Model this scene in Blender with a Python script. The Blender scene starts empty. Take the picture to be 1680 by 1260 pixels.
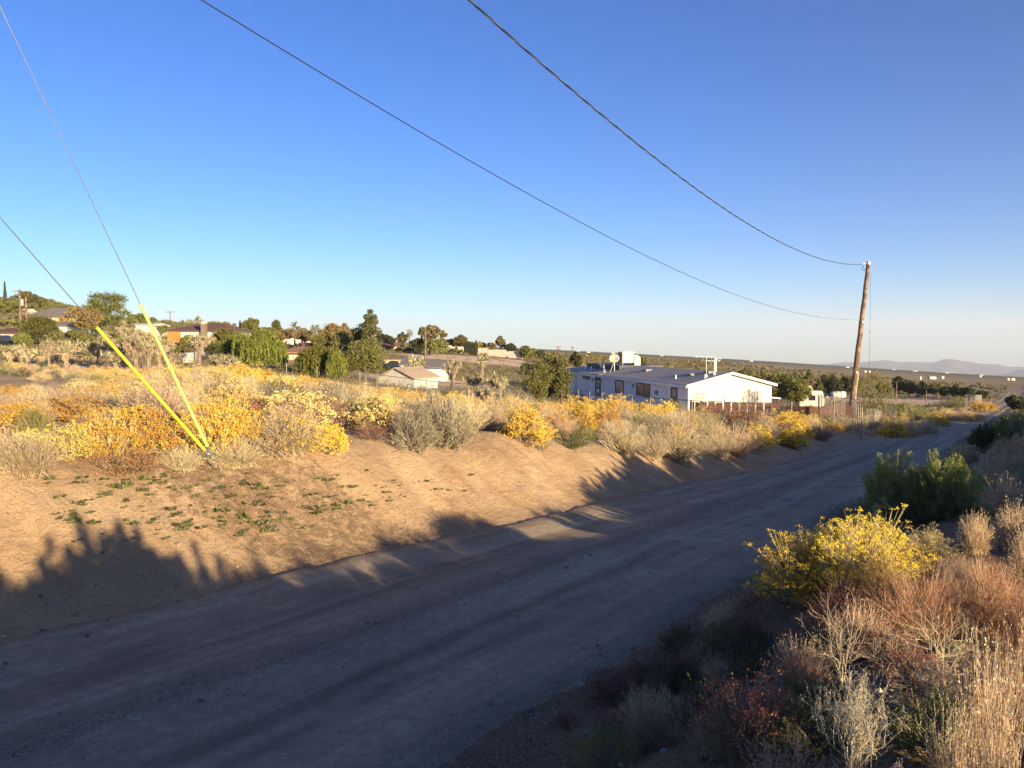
import bpy, math, random
import numpy as np
from mathutils import Vector, Matrix
PI = math.pi
random.seed(7)
RNG = np.random.default_rng(11)
scene = bpy.context.scene
COL = scene.collection

# ------------------------------------------------------------------ noise and terrain
def _hash(ix, iy, seed):
    h = (ix.astype(np.int64) * 374761393 + iy.astype(np.int64) * 668265263 + seed * 974711) & 0xFFFFFFFF
    h = ((h ^ (h >> 13)) * 1274126177) & 0xFFFFFFFF
    return ((h ^ (h >> 16)) & 0xFFFFFF) / float(0xFFFFFF)
def vnoise(x, y, seed=0):
    x = np.asarray(x, float); y = np.asarray(y, float)
    ix = np.floor(x); iy = np.floor(y)
    fx = x - ix; fy = y - iy
    fx = fx * fx * (3 - 2 * fx); fy = fy * fy * (3 - 2 * fy)
    a = _hash(ix, iy, seed); b = _hash(ix + 1, iy, seed)
    c = _hash(ix, iy + 1, seed); d = _hash(ix + 1, iy + 1, seed)
    return (a * (1 - fx) + b * fx) * (1 - fy) + (c * (1 - fx) + d * fx) * fy * 1.0 - 0.5
def fbm(x, y, seed=0, o=4):
    s = 0; a = 1.0; f = 1.0
    for k in range(o):
        s = s + a * vnoise(x * f + 17.3 * k, y * f - 9.1 * k, seed + k); a *= .5; f *= 2.03
    return s
def sstep(a, b, x):
    u = np.clip((x - a) / (b - a), 0, 1); return u * u * (3 - 2 * u)

CAM_Z = 2.6
FPX = 1269.0           # focal length in pixels of the 1680 px wide photograph
PITCH = math.radians(-2.98)
RD = np.array([0.556, 0.831]); RL = np.array([0.831, -0.556])      # road direction, road's right-hand side
T_LEFT, T_RIGHT = -7.6, -2.95                                        # road edges, metres beside the camera

_az = np.arange(-180, 180, 1.0)
def _table(k, v, sig=7):
    base = np.interp(_az, k, v)
    w = np.exp(-.5 * (np.arange(-30, 31) / sig) ** 2); w /= w.sum()
    return np.convolve(np.concatenate([base[-30:], base, base[:30]]), w, 'valid')
P_T = _table([-180, -90, -50, -33, -23, -17, -8, 0, 13, 24, 34, 60, 90, 180], [0, .0, -.004, -.006, -.012, -.020, -.05, -.055, -.066, -.060, -.0563, -.03, -.01, 0], 4)
F_T = _table([-180, -90, -50, -33, -10, 2.7, 15.8, 33.5, 50, 90, 180], [0, .01, .018, .0195, .003, -.007, -.0185, -.037, -.036, -.01, 0], 4)
R_T = _table([-180, -10, 0, 13, 27, 60, 180], [110, 110, 110, 150, 420, 420, 200], 5)
def lut(T, az):
    d = (np.degrees(az) + 180) % 360; i = np.floor(d).astype(int) % 360; f = d - np.floor(d)
    return T[i] * (1 - f) + T[(i + 1) % 360] * f
def road_st(x, y):
    return x * RD[0] + y * RD[1], x * RL[0] + y * RL[1]
def road_edges(s):
    return (T_LEFT + .35 * vnoise(s * .25, s * 0, 5) + .12 * vnoise(s * 1.1, s * 0, 6) + .12 * vnoise(s * 3.7, s * 0, 16) + .05 * vnoise(s * 11., s * 0, 17),
            T_RIGHT + .3 * vnoise(s * .3, s * 0, 8) + .15 * vnoise(s * 1.3, s * 0, 9))
def base_h(x, y):
    r = np.hypot(x, y) + 1e-6; az = np.arctan2(x, y)
    g = 1 / (1 + (r / lut(R_T, az)) ** 3.5)
    f = lut(F_T, az)
    S = f + (lut(P_T, az) - f) * g
    z = r * S
    sr = x * RD[0] + y * RD[1]
    z = z + (-.0563 * sr - z) * (1 - sstep(9, 30, r))
    hx, hy = 300 * math.sin(math.radians(-38)), 300 * math.cos(math.radians(-38))
    z = z + 8 * np.exp(-((x - hx) ** 2 + (y - hy) ** 2) / (2 * 100 ** 2))
    return z
def terrain(x, y, fine=True):
    x = np.asarray(x, float); y = np.asarray(y, float)
    r = np.hypot(x, y); s, t = road_st(x, y)
    z = base_h(x, y)
    el, er = road_edges(s)
    B = np.interp(s, [-30, 0, 14, 24, 40, 80, 200], [1.2, 1.3, 1.25, .85, .5, .35, .1])
    u = el - t
    bank = B * sstep(-.2, 2.5, u) + .05 * B * sstep(0, .7, u)
    bank = bank * (1 - .9 * sstep(60, 200, r))
    v = t - er
    Rr = np.interp(s, [-30, 0, 8, 20, 60, 200], [.9, .95, .85, .6, .4, .1])
    z = z + bank + Rr * sstep(0, 2.6, v) * (1 - .9 * sstep(60, 200, r))
    out = np.maximum(sstep(0, 1.5, u), sstep(0, 1.2, v))
    rill = np.abs(vnoise(s * 1.6 + .5 * vnoise(s * .8, t * .8, 61), t * .35, 60)) * 2
    z = z - .10 * (1 - sstep(0, .35, rill)) * sstep(.1, .6, u) * (1 - sstep(1.6, 3.2, u)) * (1 - sstep(15, 40, r))
    z = z + out * (.16 * fbm(x / 3.2, y / 3.2, 20, 3) * (1 - sstep(30, 90, r)))
    z = z + .5 * fbm(x / 45, y / 45, 31, 3) * sstep(60, 160, r) * (.15 + .85 * sstep(8, 40, np.abs(t + 5)))
    if fine:
        z = z + (.25 + .75 * out) * .045 * fbm(x / .45, y / .45, 40, 4) * (1 - sstep(12, 30, r))
    inroad = sstep(0, .35, -u) * sstep(0, .35, -v)
    z = z - .05 * inroad
    return z
def road_h(x, y):
    s, t = road_st(x, y)
    el, er = road_edges(s)
    w = (t - el) / (er - el)
    z = base_h(x, y) + .5 * fbm(x / 45, y / 45, 31, 3) * sstep(60, 160, np.hypot(x, y)) * (.15 + .85 * sstep(8, 40, np.abs(t + 5)))
    z = z + .02 * vnoise(s * .5, t * .9, 50) + .012 * vnoise(s * 1.3, t * 3.0, 51)
    wig = .05 * vnoise(s * .2, s * 0, 55)
    for c in (.27, .72):
        z = z - .03 * np.exp(-((w - c - wig) / .09) ** 2)
    z = z + .02 * np.exp(-((w - .5 - wig) / .07) ** 2)
    edge = np.minimum(w, 1 - w)
    return z - .10 * (1 - sstep(-.06, .05, edge)) + .008 + .02 * sstep(.0, .1, edge) * (1 - sstep(.1, .2, edge))
def gz(x, y):
    return float(terrain(np.array([x]), np.array([y]))[0])
def ray(px, py):
    v = np.array([(px - 840) / FPX, 1.0, -(py - 630) / FPX])
    c, s = math.cos(PITCH), math.sin(PITCH)
    return np.array([v[0], v[1] * c - v[2] * s, v[1] * s + v[2] * c])
def at(px, py, dmax=3000):
    """the ground point seen at a pixel of the photograph"""
    d = ray(px, py); k = np.concatenate([np.arange(1.5, 60, .05), np.geomspace(60, dmax, 1500)])
    X = d[0] * k; Y = d[1] * k; Z = CAM_Z + d[2] * k
    hit = np.nonzero(Z < terrain(X, Y, False))[0]
    i = hit[0] if len(hit) else len(k) - 1
    return Vector((X[i], Y[i], gz(X[i], Y[i])))
def atd(px, depth):
    """the ground point below a pixel column at a given distance"""
    x = (px - 840) / FPX * depth; return Vector((x, depth, gz(x, depth)))
def zpix(py, depth):
    d = ray(840, py); return CAM_Z + d[2] / d[1] * depth

# ------------------------------------------------------------------ mesh helpers
class MB:
    def __init__(s): s.V = []; s.F = {}; s.n = 0
    def add(s, V, F):
        V = np.asarray(V, float).reshape(-1, 3); F = np.asarray(F, int)
        if len(F) == 0: return s
        s.V.append(V); s.F.setdefault(F.shape[1], []).append(F + s.n); s.n += len(V); return s
    def box(s, x0, x1, y0, y1, z0, z1, M=None):
        V = np.array([(x, y, z) for z in (z0, z1) for y in (y0, y1) for x in (x0, x1)], float)
        if M is not None: V = np.array([(M @ Vector(v))[:] for v in V])
        return s.add(V, [(0, 2, 3, 1), (4, 5, 7, 6), (0, 1, 5, 4), (2, 6, 7, 3), (0, 4, 6, 2), (1, 3, 7, 5)])
    def tube(s, P, R, n=8, cap=True):
        P = [Vector(p) for p in P]
        if not hasattr(R, '__len__'): R = [R] * len(P)
        V = []; ref = None
        for i, p in enumerate(P):
            d = (P[min(i + 1, len(P) - 1)] - P[max(i - 1, 0)]).normalized()
            if ref is None or abs(ref.dot(d)) > .95:
                ref = Vector((1, 0, 0)) if abs(d.x) < .9 else Vector((0, 1, 0))
            a = (ref - d * ref.dot(d)).normalized(); b = d.cross(a); ref = a
            for k in range(n):
                t = 2 * PI * k / n; V.append((p + (a * math.cos(t) + b * math.sin(t)) * R[i])[:])
        F = [(i * n + k, i * n + (k + 1) % n, (i + 1) * n + (k + 1) % n, (i + 1) * n + k) for i in range(len(P) - 1) for k in range(n)]
        s.add(V, F)
        if cap:
            for o, rev in ((0, 1), ((len(P) - 1) * n, 0)):
                c = np.mean([V[o + k] for k in range(n)], axis=0); vv = [V[o + k] for k in range(n)] + [tuple(c)]
                ff = [(k, (k + 1) % n, n) for k in range(n)]
                s.add(vv, [f[::-1] for f in ff] if rev else ff)
        return s
    def poly(s, pts): 
        return s.add(pts, [tuple(range(len(pts)))])
    def prism(s, pts, off):
        n = len(pts); off = Vector(off); V = [tuple(p) for p in pts] + [tuple(Vector(p) + off) for p in pts]
        s.add(V, [(i, (i + 1) % n, n + (i + 1) % n, n + i) for i in range(n)])
        s.add(V[:n], [tuple(range(n))[::-1]]); return s.add(V[n:], [tuple(range(n))])
    def mesh(s, name, mat=None, smooth=False):
        me = bpy.data.meshes.new(name)
        V = np.concatenate(s.V) if s.V else np.zeros((0, 3))
        me.vertices.add(len(V)); me.vertices.foreach_set('co', V.ravel())
        fl = []; ls = []; pos = 0
        for k, L in s.F.items():
            A = np.concatenate(L); fl.append(A.ravel()); ls.append(pos + np.arange(len(A)) * k); pos += A.size
        if fl:
            li = np.concatenate(fl).astype(np.int32); st = np.concatenate(ls).astype(np.int32)
            me.loops.add(len(li)); me.loops.foreach_set('vertex_index', li)
            me.polygons.add(len(st)); me.polygons.foreach_set('loop_start', st)
            me.polygons.foreach_set('use_smooth', np.full(len(st), bool(smooth)))
        me.update(calc_edges=True); me.validate()
        if mat: me.materials.append(mat)
        return me
    def obj(s, name, mat, parent=None, smooth=False):
        return link(name, s.mesh(name, mat, smooth), parent)
def link(name, data, parent=None):
    o = bpy.data.objects.new(name, data); COL.objects.link(o)
    if parent is not None: o.parent = parent
    return o
def tag(o, label=None, cat=None, group=None, kind=None):
    if label: o['label'] = label
    if cat: o['category'] = cat
    if group: o['group'] = group
    if kind: o['kind'] = kind
    return o
def thing(name, label, cat, loc=(0, 0, 0), rz=0, group=None):
    o = link(name, None); o.location = loc; o.rotation_euler = (0, 0, rz)
    return tag(o, label, cat, group)
def rotz(a): return Matrix.Rotation(a, 4, 'Z')
def tubes(P, R, sides=3):
    """P (n,k,3) paths, R (n,k) or (k,) radii -> verts, quads"""
    P = np.asarray(P, float); n, k, _ = P.shape
    R = np.broadcast_to(np.asarray(R, float), (n, k))
    D = np.gradient(P, axis=1); D /= np.linalg.norm(D, axis=2, keepdims=True) + 1e-9
    ref = np.where(np.abs(D[..., 2:3]) < .9, np.array([0, 0, 1.0]), np.array([1.0, 0, 0]))
    A = np.cross(D, ref); A /= np.linalg.norm(A, axis=2, keepdims=True) + 1e-9; Bv = np.cross(D, A)
    th = np.arange(sides) * 2 * PI / sides
    V = P[:, :, None, :] + R[:, :, None, None] * (np.cos(th)[None, None, :, None] * A[:, :, None, :] + np.sin(th)[None, None, :, None] * Bv[:, :, None, :])
    idx = np.arange(n * k * sides).reshape(n, k, sides)
    a = idx[:, :-1, :]; b = np.roll(a, -1, axis=2); c = idx[:, 1:, :]; d = np.roll(c, -1, axis=2)
    F = np.stack([a, b, d, c], -1).reshape(-1, 4)
    return V.reshape(-1, 3), F
def cards(C, L, W, axis=None, jit=1.0, rng=RNG):
    """diamond leaves centred at C; axis = preferred long direction (n,3)"""
    C = np.asarray(C, float); n = len(C)
    u = rng.normal(size=(n, 3))
    if axis is not None: u = u * jit + axis
    u /= np.linalg.norm(u, axis=1, keepdims=True) + 1e-9
    v = np.cross(u, rng.normal(size=(n, 3))); v /= np.linalg.norm(v, axis=1, keepdims=True) + 1e-9
    w = np.cross(u, v)
    L = np.broadcast_to(L, (n,))[:, None] * rng.uniform(.6, 1.3, (n, 1)); W = np.broadcast_to(W, (n,))[:, None] * rng.uniform(.6, 1.3, (n, 1))
    V = np.stack([C - u * L / 2, C + v * W / 2 + w * W * .15, C + u * L / 2, C - v * W / 2 + w * W * .15], 1).reshape(-1, 3)
    return V, np.arange(n * 4).reshape(n, 4)

# ------------------------------------------------------------------ materials
class NT:
    def __init__(s, name):
        s.m = bpy.data.materials.new(name); s.m.use_nodes = True; s.t = s.m.node_tree; s.t.nodes.clear()
        s.out = s.t.nodes.new('ShaderNodeOutputMaterial')
    def n(s, typ, ins=None, **kw):
        nd = s.t.nodes.new('ShaderNode' + typ)
        for k, v in kw.items(): setattr(nd, k, v)
        for k, v in (ins or {}).items():
            if isinstance(v, bpy.types.NodeSocket): s.t.links.new(v, nd.inputs[k])
            else: nd.inputs[k].default_value = v
        return nd
    def noise(s, vec, scale, detail=4, rough=.55, dist=0):
        return s.n('TexNoise', {'Vector': vec, 'Scale': scale, 'Detail': detail, 'Roughness': rough, 'Distortion': dist}).outputs['Fac']
    def ramp(s, fac, stops):
        nd = s.n('ValToRGB', {'Fac': fac}); e = nd.color_ramp.elements
        while len(e) < len(stops): e.new(.5)
        for i, (p, c) in enumerate(stops):
            e[i].position = p; e[i].color = (*c, 1) if hasattr(c, '__len__') else (c, c, c, 1)
        return nd.outputs['Color']
    def mix(s, f, a, b, mode='MIX'):
        nd = s.n('Mix', data_type='RGBA', blend_type=mode)
        for i, v in ((0, f), (6, a), (7, b)):
            if isinstance(v, bpy.types.NodeSocket): s.t.links.new(v, nd.inputs[i])
            else: nd.inputs[i].default_value = (*v, 1) if hasattr(v, '__len__') and len(v) == 3 else v
        return nd.outputs[2]
    def math(s, op, a, b=0.0, c=None):
        nd = s.n('Math', operation=op)
        for i, v in enumerate((a, b) if c is None else (a, b, c)):
            if isinstance(v, bpy.types.NodeSocket): s.t.links.new(v, nd.inputs[i])
            else: nd.inputs[i].default_value = v
        return nd.outputs[0]
    def bump(s, h, strength, dist):
        return s.n('Bump', {'Height': h, 'Strength': strength, 'Distance': dist}).outputs['Normal']
    def finish(s, color, rough=.8, normal=None, metal=0.0, spec=.3, extra=None):
        b = s.n('BsdfPrincipled'); 
        for k, v in (('Base Color', color), ('Roughness', rough), ('Metallic', metal), ('Specular IOR Level', spec), ('Normal', normal)):
            if v is None: continue
            if isinstance(v, bpy.types.NodeSocket): s.t.links.new(v, b.inputs[k])
            else: b.inputs[k].default_value = (*v, 1) if hasattr(v, '__len__') and len(v) == 3 else v
        for k, v in (extra or {}).items(): b.inputs[k].default_value = v
        s.t.links.new(b.outputs[0], s.out.inputs[0]); s.b = b; return s.m
def pos(t): return t.n('NewGeometry').outputs['Position']
def objco(t): return t.n('TexCoord').outputs['Object']
def plain(name, c1, c2=None, rough=.7, scale=6, bump=.0, metal=0, spec=.3, dist=.01):
    t = NT(name); v = objco(t); nz = t.noise(v, scale, 5, .6)
    c2 = c2 or tuple(x * .75 for x in c1)
    col = t.ramp(nz, [(.3, c2), (.7, c1)])
    return t.finish(col, rough, t.bump(nz, bump, dist) if bump else None, metal, spec)
def leafy(name, cols, trans=.25, rough=.7, per_obj=.25):
    """leaf colours vary leaf by leaf, and a little from plant to plant"""
    t = NT(name); g = t.n('NewGeometry').outputs['Random Per Island']; o = t.n('ObjectInfo').outputs['Random']
    n = len(cols); col = t.ramp(g, [(i / max(1, n - 1), c) for i, c in enumerate(cols)])
    hs = t.n('HueSaturation', {'Color': col, 'Hue': t.math('MULTIPLY_ADD', o, .03 * per_obj * 4, .5 - .015 * per_obj * 4), 'Value': t.math('MULTIPLY_ADD', o, per_obj * 1.6, 1 - per_obj * .8)}).outputs[0]
    d = t.n('BsdfPrincipled', {'Base Color': hs, 'Roughness': rough, 'Specular IOR Level': .25})
    tr = t.n('BsdfTranslucent', {'Color': hs})
    mx = t.n('MixShader', {0: trans, 1: d.outputs[0], 2: tr.outputs[0]})
    t.t.links.new(mx.outputs[0], t.out.inputs[0]); return t.m
# ------------------------------------------------------------------ ground, road, far hills
def mat_ground():
    t = NT('desert_sand_soil'); p = pos(t)
    m = t.n('Attribute', attribute_name='cover').outputs['Color']
    sp = t.n('SeparateColor', {0: m}); lit, veg, far = sp.outputs[0], sp.outputs[1], sp.outputs[2]
    n1 = t.noise(p, .9, 6, .6); n2 = t.noise(p, 7, 6, .65); n3 = t.noise(p, 45, 5, .7); n4 = t.noise(p, 160, 3, .7)
    sand = t.ramp(n1, [(.3, (.40, .26, .14)), (.5, (.55, .38, .22)), (.72, (.66, .49, .30))])
    sand = t.mix(t.ramp(n3, [(.38, 0.0), (.68, .75)]), sand, (.30, .185, .105))
    sand = t.mix(t.ramp(n4, [(.60, 0.0), (.72, .6)]), sand, (.55, .43, .30))
    lf = t.math('ADD', lit, t.math('MULTIPLY_ADD', t.math('ADD', t.math('MULTIPLY', n2, .6), t.math('MULTIPLY', n3, .4)), 2.4, -1.2))
    lf = t.ramp(lf, [(.42, 0.0), (.68, .88)])
    litc = t.ramp(n3, [(.3, (.075, .045, .032)), (.5, (.20, .13, .08)), (.68, (.46, .32, .19))])
    c = t.mix(lf, sand, litc)
    c = t.mix(t.math('MULTIPLY', m.node.outputs['Alpha'], t.ramp(n2, [(.3, .45), (.6, .95)])), c, (.80, .57, .36))  # lot sand painted paler to make up for low sun on flat ground
    # far plain: olive scrub mottling with pale tracks
    sc = t.n('Mapping', {'Vector': p, 'Scale': (.011, .005, .005)}).outputs[0]
    f1 = t.noise(sc, 1.6, 7, .68); f2 = t.noise(t.n('Mapping', {'Vector': p, 'Scale': (.0006, .0022, .002)}).outputs[0], 2.2, 6, .62)
    f3 = t.noise(p, .22, 5, .7)
    scrub = t.ramp(f1, [(.34, (.10, .095, .045)), (.48, (.18, .155, .08)), (.6, (.30, .235, .135)), (.74, (.47, .35, .215))])
    scrub = t.mix(t.ramp(f3, [(.42, 0.0), (.62, .55)]), scrub, (.46, .32, .20))
    scrub = t.mix(t.ramp(f2, [(.58, 0.0), (.74, .65)]), scrub, (.42, .33, .23))
    c = t.mix(veg, c, scrub)
    scrub2 = t.mix(t.ramp(f2, [(.60, 0.0), (.70, .75)]), t.ramp(f1, [(.35, (.075, .08, .038)), (.6, (.135, .135, .065)), (.8, (.24, .21, .12))]), (.5, .42, .32))
    c = t.mix(far, c, scrub2)
    sp_ = t.noise(p, 75, 2, .5); c = t.mix(t.ramp(sp_, [(.64, 0.0), (.69, .7)]), c, (.15, .10, .065)); c = t.mix(t.ramp(t.noise(p, 60, 2, .5), [(.67, 0.0), (.71, .6)]), c, (.68, .56, .42))
    h = t.math('ADD', t.math('MULTIPLY', n3, .6), t.math('ADD', t.math('MULTIPLY', n2, 1.5), t.math('MULTIPLY', n4, .3)))
    return t.finish(c, .95, t.bump(h, 1.0, .045), 0, .1)
def mat_road():
    t = NT('graded_dirt_road'); uv = t.n('UVMap').outputs[0]; p = pos(t)
    st = t.n('Mapping', {'Vector': uv, 'Scale': (.07, 2.2, 1)}).outputs[0]
    st2 = t.n('Mapping', {'Vector': uv, 'Scale': (.22, 9, 1)}).outputs[0]
    a = t.noise(st, 1.2, 6, .6, .4); b = t.noise(st2, 1.6, 5, .65, .3); c4 = t.noise(p, 60, 4, .7); c5 = t.noise(p, 70, 2, .6); c1 = t.noise(p, 1.3, 5, .6)
    tread = t.noise(t.n('Mapping', {'Vector': uv, 'Scale': (.5, 22, 1)}).outputs[0], 1.6, 3, .6, .2)
    col = t.ramp(t.math('ADD', t.math('MULTIPLY', a, .75), t.math('MULTIPLY', b, .25)), [(.34, (.32, .235, .145)), (.47, (.47, .365, .235)), (.62, (.60, .485, .33))])
    col = t.mix(t.ramp(c1, [(.4, 0.0), (.7, .4)]), col, (.26, .19, .13))
    col = t.mix(t.ramp(c4, [(.48, 0.0), (.72, .6)]), col, (.20, .145, .10))
    col = t.mix(t.ramp(c5, [(.62, 0.0), (.72, .5)]), col, (.5, .43, .34))
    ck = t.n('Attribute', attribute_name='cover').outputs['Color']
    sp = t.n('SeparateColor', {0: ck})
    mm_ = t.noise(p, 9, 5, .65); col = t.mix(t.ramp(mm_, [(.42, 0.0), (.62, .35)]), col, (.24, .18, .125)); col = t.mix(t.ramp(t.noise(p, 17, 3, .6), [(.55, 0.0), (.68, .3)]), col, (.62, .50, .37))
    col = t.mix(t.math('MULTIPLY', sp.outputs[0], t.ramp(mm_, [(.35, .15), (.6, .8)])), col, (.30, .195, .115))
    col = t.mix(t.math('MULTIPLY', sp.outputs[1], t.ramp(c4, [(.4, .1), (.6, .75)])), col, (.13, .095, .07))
    sx = t.n('SeparateXYZ', {0: uv})
    wob = t.math('MULTIPLY', t.noise(uv, .35, 2), .9); lat = t.math('ADD', sx.outputs[1], wob)
    wave = t.math('SINE', t.math('MULTIPLY', t.math('ADD', sx.outputs[0], t.math('MULTIPLY', t.noise(uv, 1.3, 2), .35)), 2 * PI / .17))
    lug = t.math('SINE', t.math('MULTIPLY', t.math('ADD', lat, 0.0), 2 * PI / .045))
    def band(c, w): return t.math('MAXIMUM', t.math('SUBTRACT', 1.0, t.math('DIVIDE', t.math('ABSOLUTE', t.math('SUBTRACT', lat, c)), w)), 0.0)
    bands = t.math('ADD', t.math('ADD', band(-6.0, .16), band(-5.75, .12)), t.math('ADD', band(-3.75, .16), t.math('ADD', band(-4.1, .13), band(-6.6, .1))))
    trk = t.math('MULTIPLY', bands, t.ramp(c1, [(.35, 0.0), (.6, 1.0)]))
    col = t.mix(t.math('MULTIPLY', trk, .6), col, (.22, .17, .125))
    spk = t.noise(p, 110, 2, .5); col = t.mix(t.ramp(spk, [(.66, 0.0), (.70, .75)]), col, (.13, .10, .08)); col = t.mix(t.ramp(t.noise(p, 95, 2, .5), [(.68, 0.0), (.72, .7)]), col, (.62, .54, .44))
    h = t.math('ADD', t.math('ADD', t.math('MULTIPLY', c4, .8), t.math('MULTIPLY', b, 1.0)), t.math('ADD', t.math('MULTIPLY', tread, .9), t.math('MULTIPLY', t.math('MULTIPLY', lug, trk), .35)))
    h = t.math('ADD', h, t.math('MULTIPLY', t.math('MULTIPLY', wave, t.ramp(t.noise(uv, .5, 2), [(.5, 0.0), (.7, 1.0)])), .10)); h = t.math('ADD', h, t.math('MULTIPLY', spk, .6))
    return t.finish(col, .95, t.bump(h, 1.0, .022), 0, .1)

def build_ground():
    r = [.4]
    while r[-1] < 22000: r.append(r[-1] + max(.07, .011 * r[-1]) if r[-1] < 60 else r[-1] * 1.018)
    r = np.array(r)
    az = np.concatenate([np.arange(-42, 42, .3), np.arange(42, 318, 2.0)]); az = np.radians(az)
    A, Rr = np.meshgrid(az, r); X = Rr * np.sin(A); Y = Rr * np.cos(A)
    Z = terrain(X, Y)
    nr, na = X.shape
    V = np.stack([X, Y, Z], -1).reshape(-1, 3)
    idx = np.arange(nr * na).reshape(nr, na)
    a = idx[:-1]; b = np.roll(a, -1, 1); c = idx[1:]; d = np.roll(c, -1, 1)
    F = np.stack([a, b, d, c], -1).reshape(-1, 4)[:, ::-1]
    mb = MB(); mb.add(V, F)
    zc = gz(.01, .01); V0 = np.concatenate([V[:na], [[0, 0, zc]]])
    mb.add(V0, [(i, (i + 1) % na, na) for i in range(na)])
    o = mb.obj('ground', mat_ground(), None, True); tag(o, kind='structure')
    x = X.ravel(); y = Y.ravel(); s, t = road_st(x, y); rr = np.hypot(x, y); el, er = road_edges(s)
    # dead-weed litter lies thick on the plateau left of the road, round the guy anchor, and right of the road
    an = np.exp(-(((x + 3.2) / 4.0) ** 2 + ((y - 10.8) / 1.5) ** 2) ** 2) * .62
    plat = .30 * sstep(1.0, 3.5, el - t) * (1 - .8 * sstep(30, 55, rr))
    right = .98 * sstep(-.4, .15, t - er)
    foot = .35 * np.exp(-((el - t - .1) / .25) ** 2)
    litm = np.clip(.02 + np.maximum(np.maximum(an, plat), np.maximum(right, foot)), 0, 1)
    veg = sstep(60, 140, rr) * .8; lot = np.zeros_like(rr)
    # bare graded lots, also the mask for sand lightened against the weak sun
    for (lx, ly, rx, ry, rot) in LOTS:
        c, s_ = math.cos(rot), math.sin(rot); dx, dy = x - lx, y - ly
        q = ((dx * c + dy * s_) / rx) ** 2 + ((-dx * s_ + dy * c) / ry) ** 2
        veg = veg * (1 - (1 - sstep(.6, 1.2, q))); lot = np.maximum(lot, 1 - sstep(.6, 1.2, q))
    far = sstep(500, 1600, rr)
    ext = len(V0)
    colr = np.stack([litm, veg, far, lot], 1); colr = np.concatenate([colr, colr[:na], colr[:1]])
    at_ = o.data.color_attributes.new('cover', 'FLOAT_COLOR', 'POINT'); at_.data.foreach_set('color', colr.astype(np.float32).ravel())
    return o
def build_road():
    s = np.concatenate([np.arange(-14, 30, .09), np.arange(30, 90, .4), np.arange(90, 420, 3)])
    w = np.linspace(-.12, 1.12, 56)
    S, W = np.meshgrid(s, w, indexing='ij'); el, er = road_edges(S)
    T = el + (er - el) * W; X = S * RD[0] + T * RL[0]; Y = S * RD[1] + T * RL[1]; Z = road_h(X, Y)
    Z = Z + .014 * fbm(X / .3, Y / .3, 70, 3) * (1 - sstep(15, 30, S)) * (.35 + .65 * (1 - sstep(.03, .2, np.minimum(W, 1 - W)) + np.exp(-((W - .5) / .08) ** 2)))
    n, k = S.shape; idx = np.arange(n * k).reshape(n, k)
    F = np.stack([idx[:-1, :-1], idx[1:, :-1], idx[1:, 1:], idx[:-1, 1:]], -1).reshape(-1, 4)[:, ::-1]
    mb = MB(); mb.add(np.stack([X, Y, Z], -1).reshape(-1, 3), F)
    o = mb.obj('road', mat_road(), None, True); tag(o, kind='structure')
    me = o.data; li = np.zeros(len(me.loops), np.int32); me.loops.foreach_get('vertex_index', li)
    uv = me.uv_layers.new(name='UVMap'); UVv = np.stack([S.ravel(), T.ravel()], 1); uv.data.foreach_set('uv', UVv[li].astype(np.float32).ravel())
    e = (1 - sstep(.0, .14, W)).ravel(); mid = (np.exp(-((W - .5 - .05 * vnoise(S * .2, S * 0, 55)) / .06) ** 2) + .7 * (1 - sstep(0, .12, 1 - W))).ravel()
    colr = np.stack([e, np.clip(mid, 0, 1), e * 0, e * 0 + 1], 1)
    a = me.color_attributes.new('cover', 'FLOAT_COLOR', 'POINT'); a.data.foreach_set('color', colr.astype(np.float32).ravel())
def build_hills():
    m = NT('distant_rock_and_scrub'); p = pos(m)
    n = m.noise(p, .0035, 8, .62); c = m.ramp(n, [(.35, (.05, .04, .04)), (.5, (.09, .07, .065)), (.68, (.15, .12, .105))])
    mm = m.finish(c, 1.0, None, 0, .05)
    def ridge(name, prof, d, depth, seed, base_drop=60):
        px = np.arange(prof[0][0], prof[-1][0], 3.0); top = np.interp(px, [a for a, b in prof], [b for a, b in prof])
        v = np.linspace(-1, 1, 41)
        PX, Vv = np.meshgrid(px, v, indexing='ij')
        ang = np.arctan2(PX - 840, FPX); D = d + Vv * depth
        X = D * np.sin(ang); Y = D * np.cos(ang)
        zt = CAM_Z + (564 - top)[:, None] / FPX * d * np.cos(ang)
        g = base_h(X, Y) - base_drop * .2
        sh = np.clip(1 - np.abs(Vv + .25 * fbm(PX / 60, Vv * 2, seed)) ** 1.3, 0, 1)
        nz = .35 * fbm(PX / 22, Vv * 3.3, seed + 3, 5) * sh * (1 - sh) * 4 * .5
        Z = g + (zt - g) * np.clip(sh + nz, -.1, 1.02) * (1 + .05 * fbm(PX / 9, Vv * 6, seed + 9, 3))
        n_, k_ = X.shape; idx = np.arange(n_ * k_).reshape(n_, k_)
        F = np.stack([idx[:-1, :-1], idx[1:, :-1], idx[1:, 1:], idx[:-1, 1:]], -1).reshape(-1, 4)
        mb = MB(); mb.add(np.stack([X, Y, Z], -1).reshape(-1, 3), F)
        tag(mb.obj(name, mm, None, True), kind='structure')
    ridge('hills', [(1290, 604), (1390, 594), (1410, 595), (1440, 592), (1455, 591), (1475, 594), (1500, 594), (1530, 595), (1545, 590), (1560, 588), (1575, 591), (1592, 593), (1612, 597), (1640, 598), (1656, 602), (1670, 601), (1690, 603), (1720, 600), (1760, 596), (1830, 602)], 15500, 1500, 3)
    if 0: ridge('hills', [(380, 548), (470, 535), (560, 529), (620, 529), (680, 533), (740, 544), (800, 557), (860, 569), (920, 575)], 19000, 1600, 8)
    ridge('hills', [(1640, 618), (1670, 607), (1700, 602), (1740, 600), (1800, 615)], 11500, 700, 14)
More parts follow.
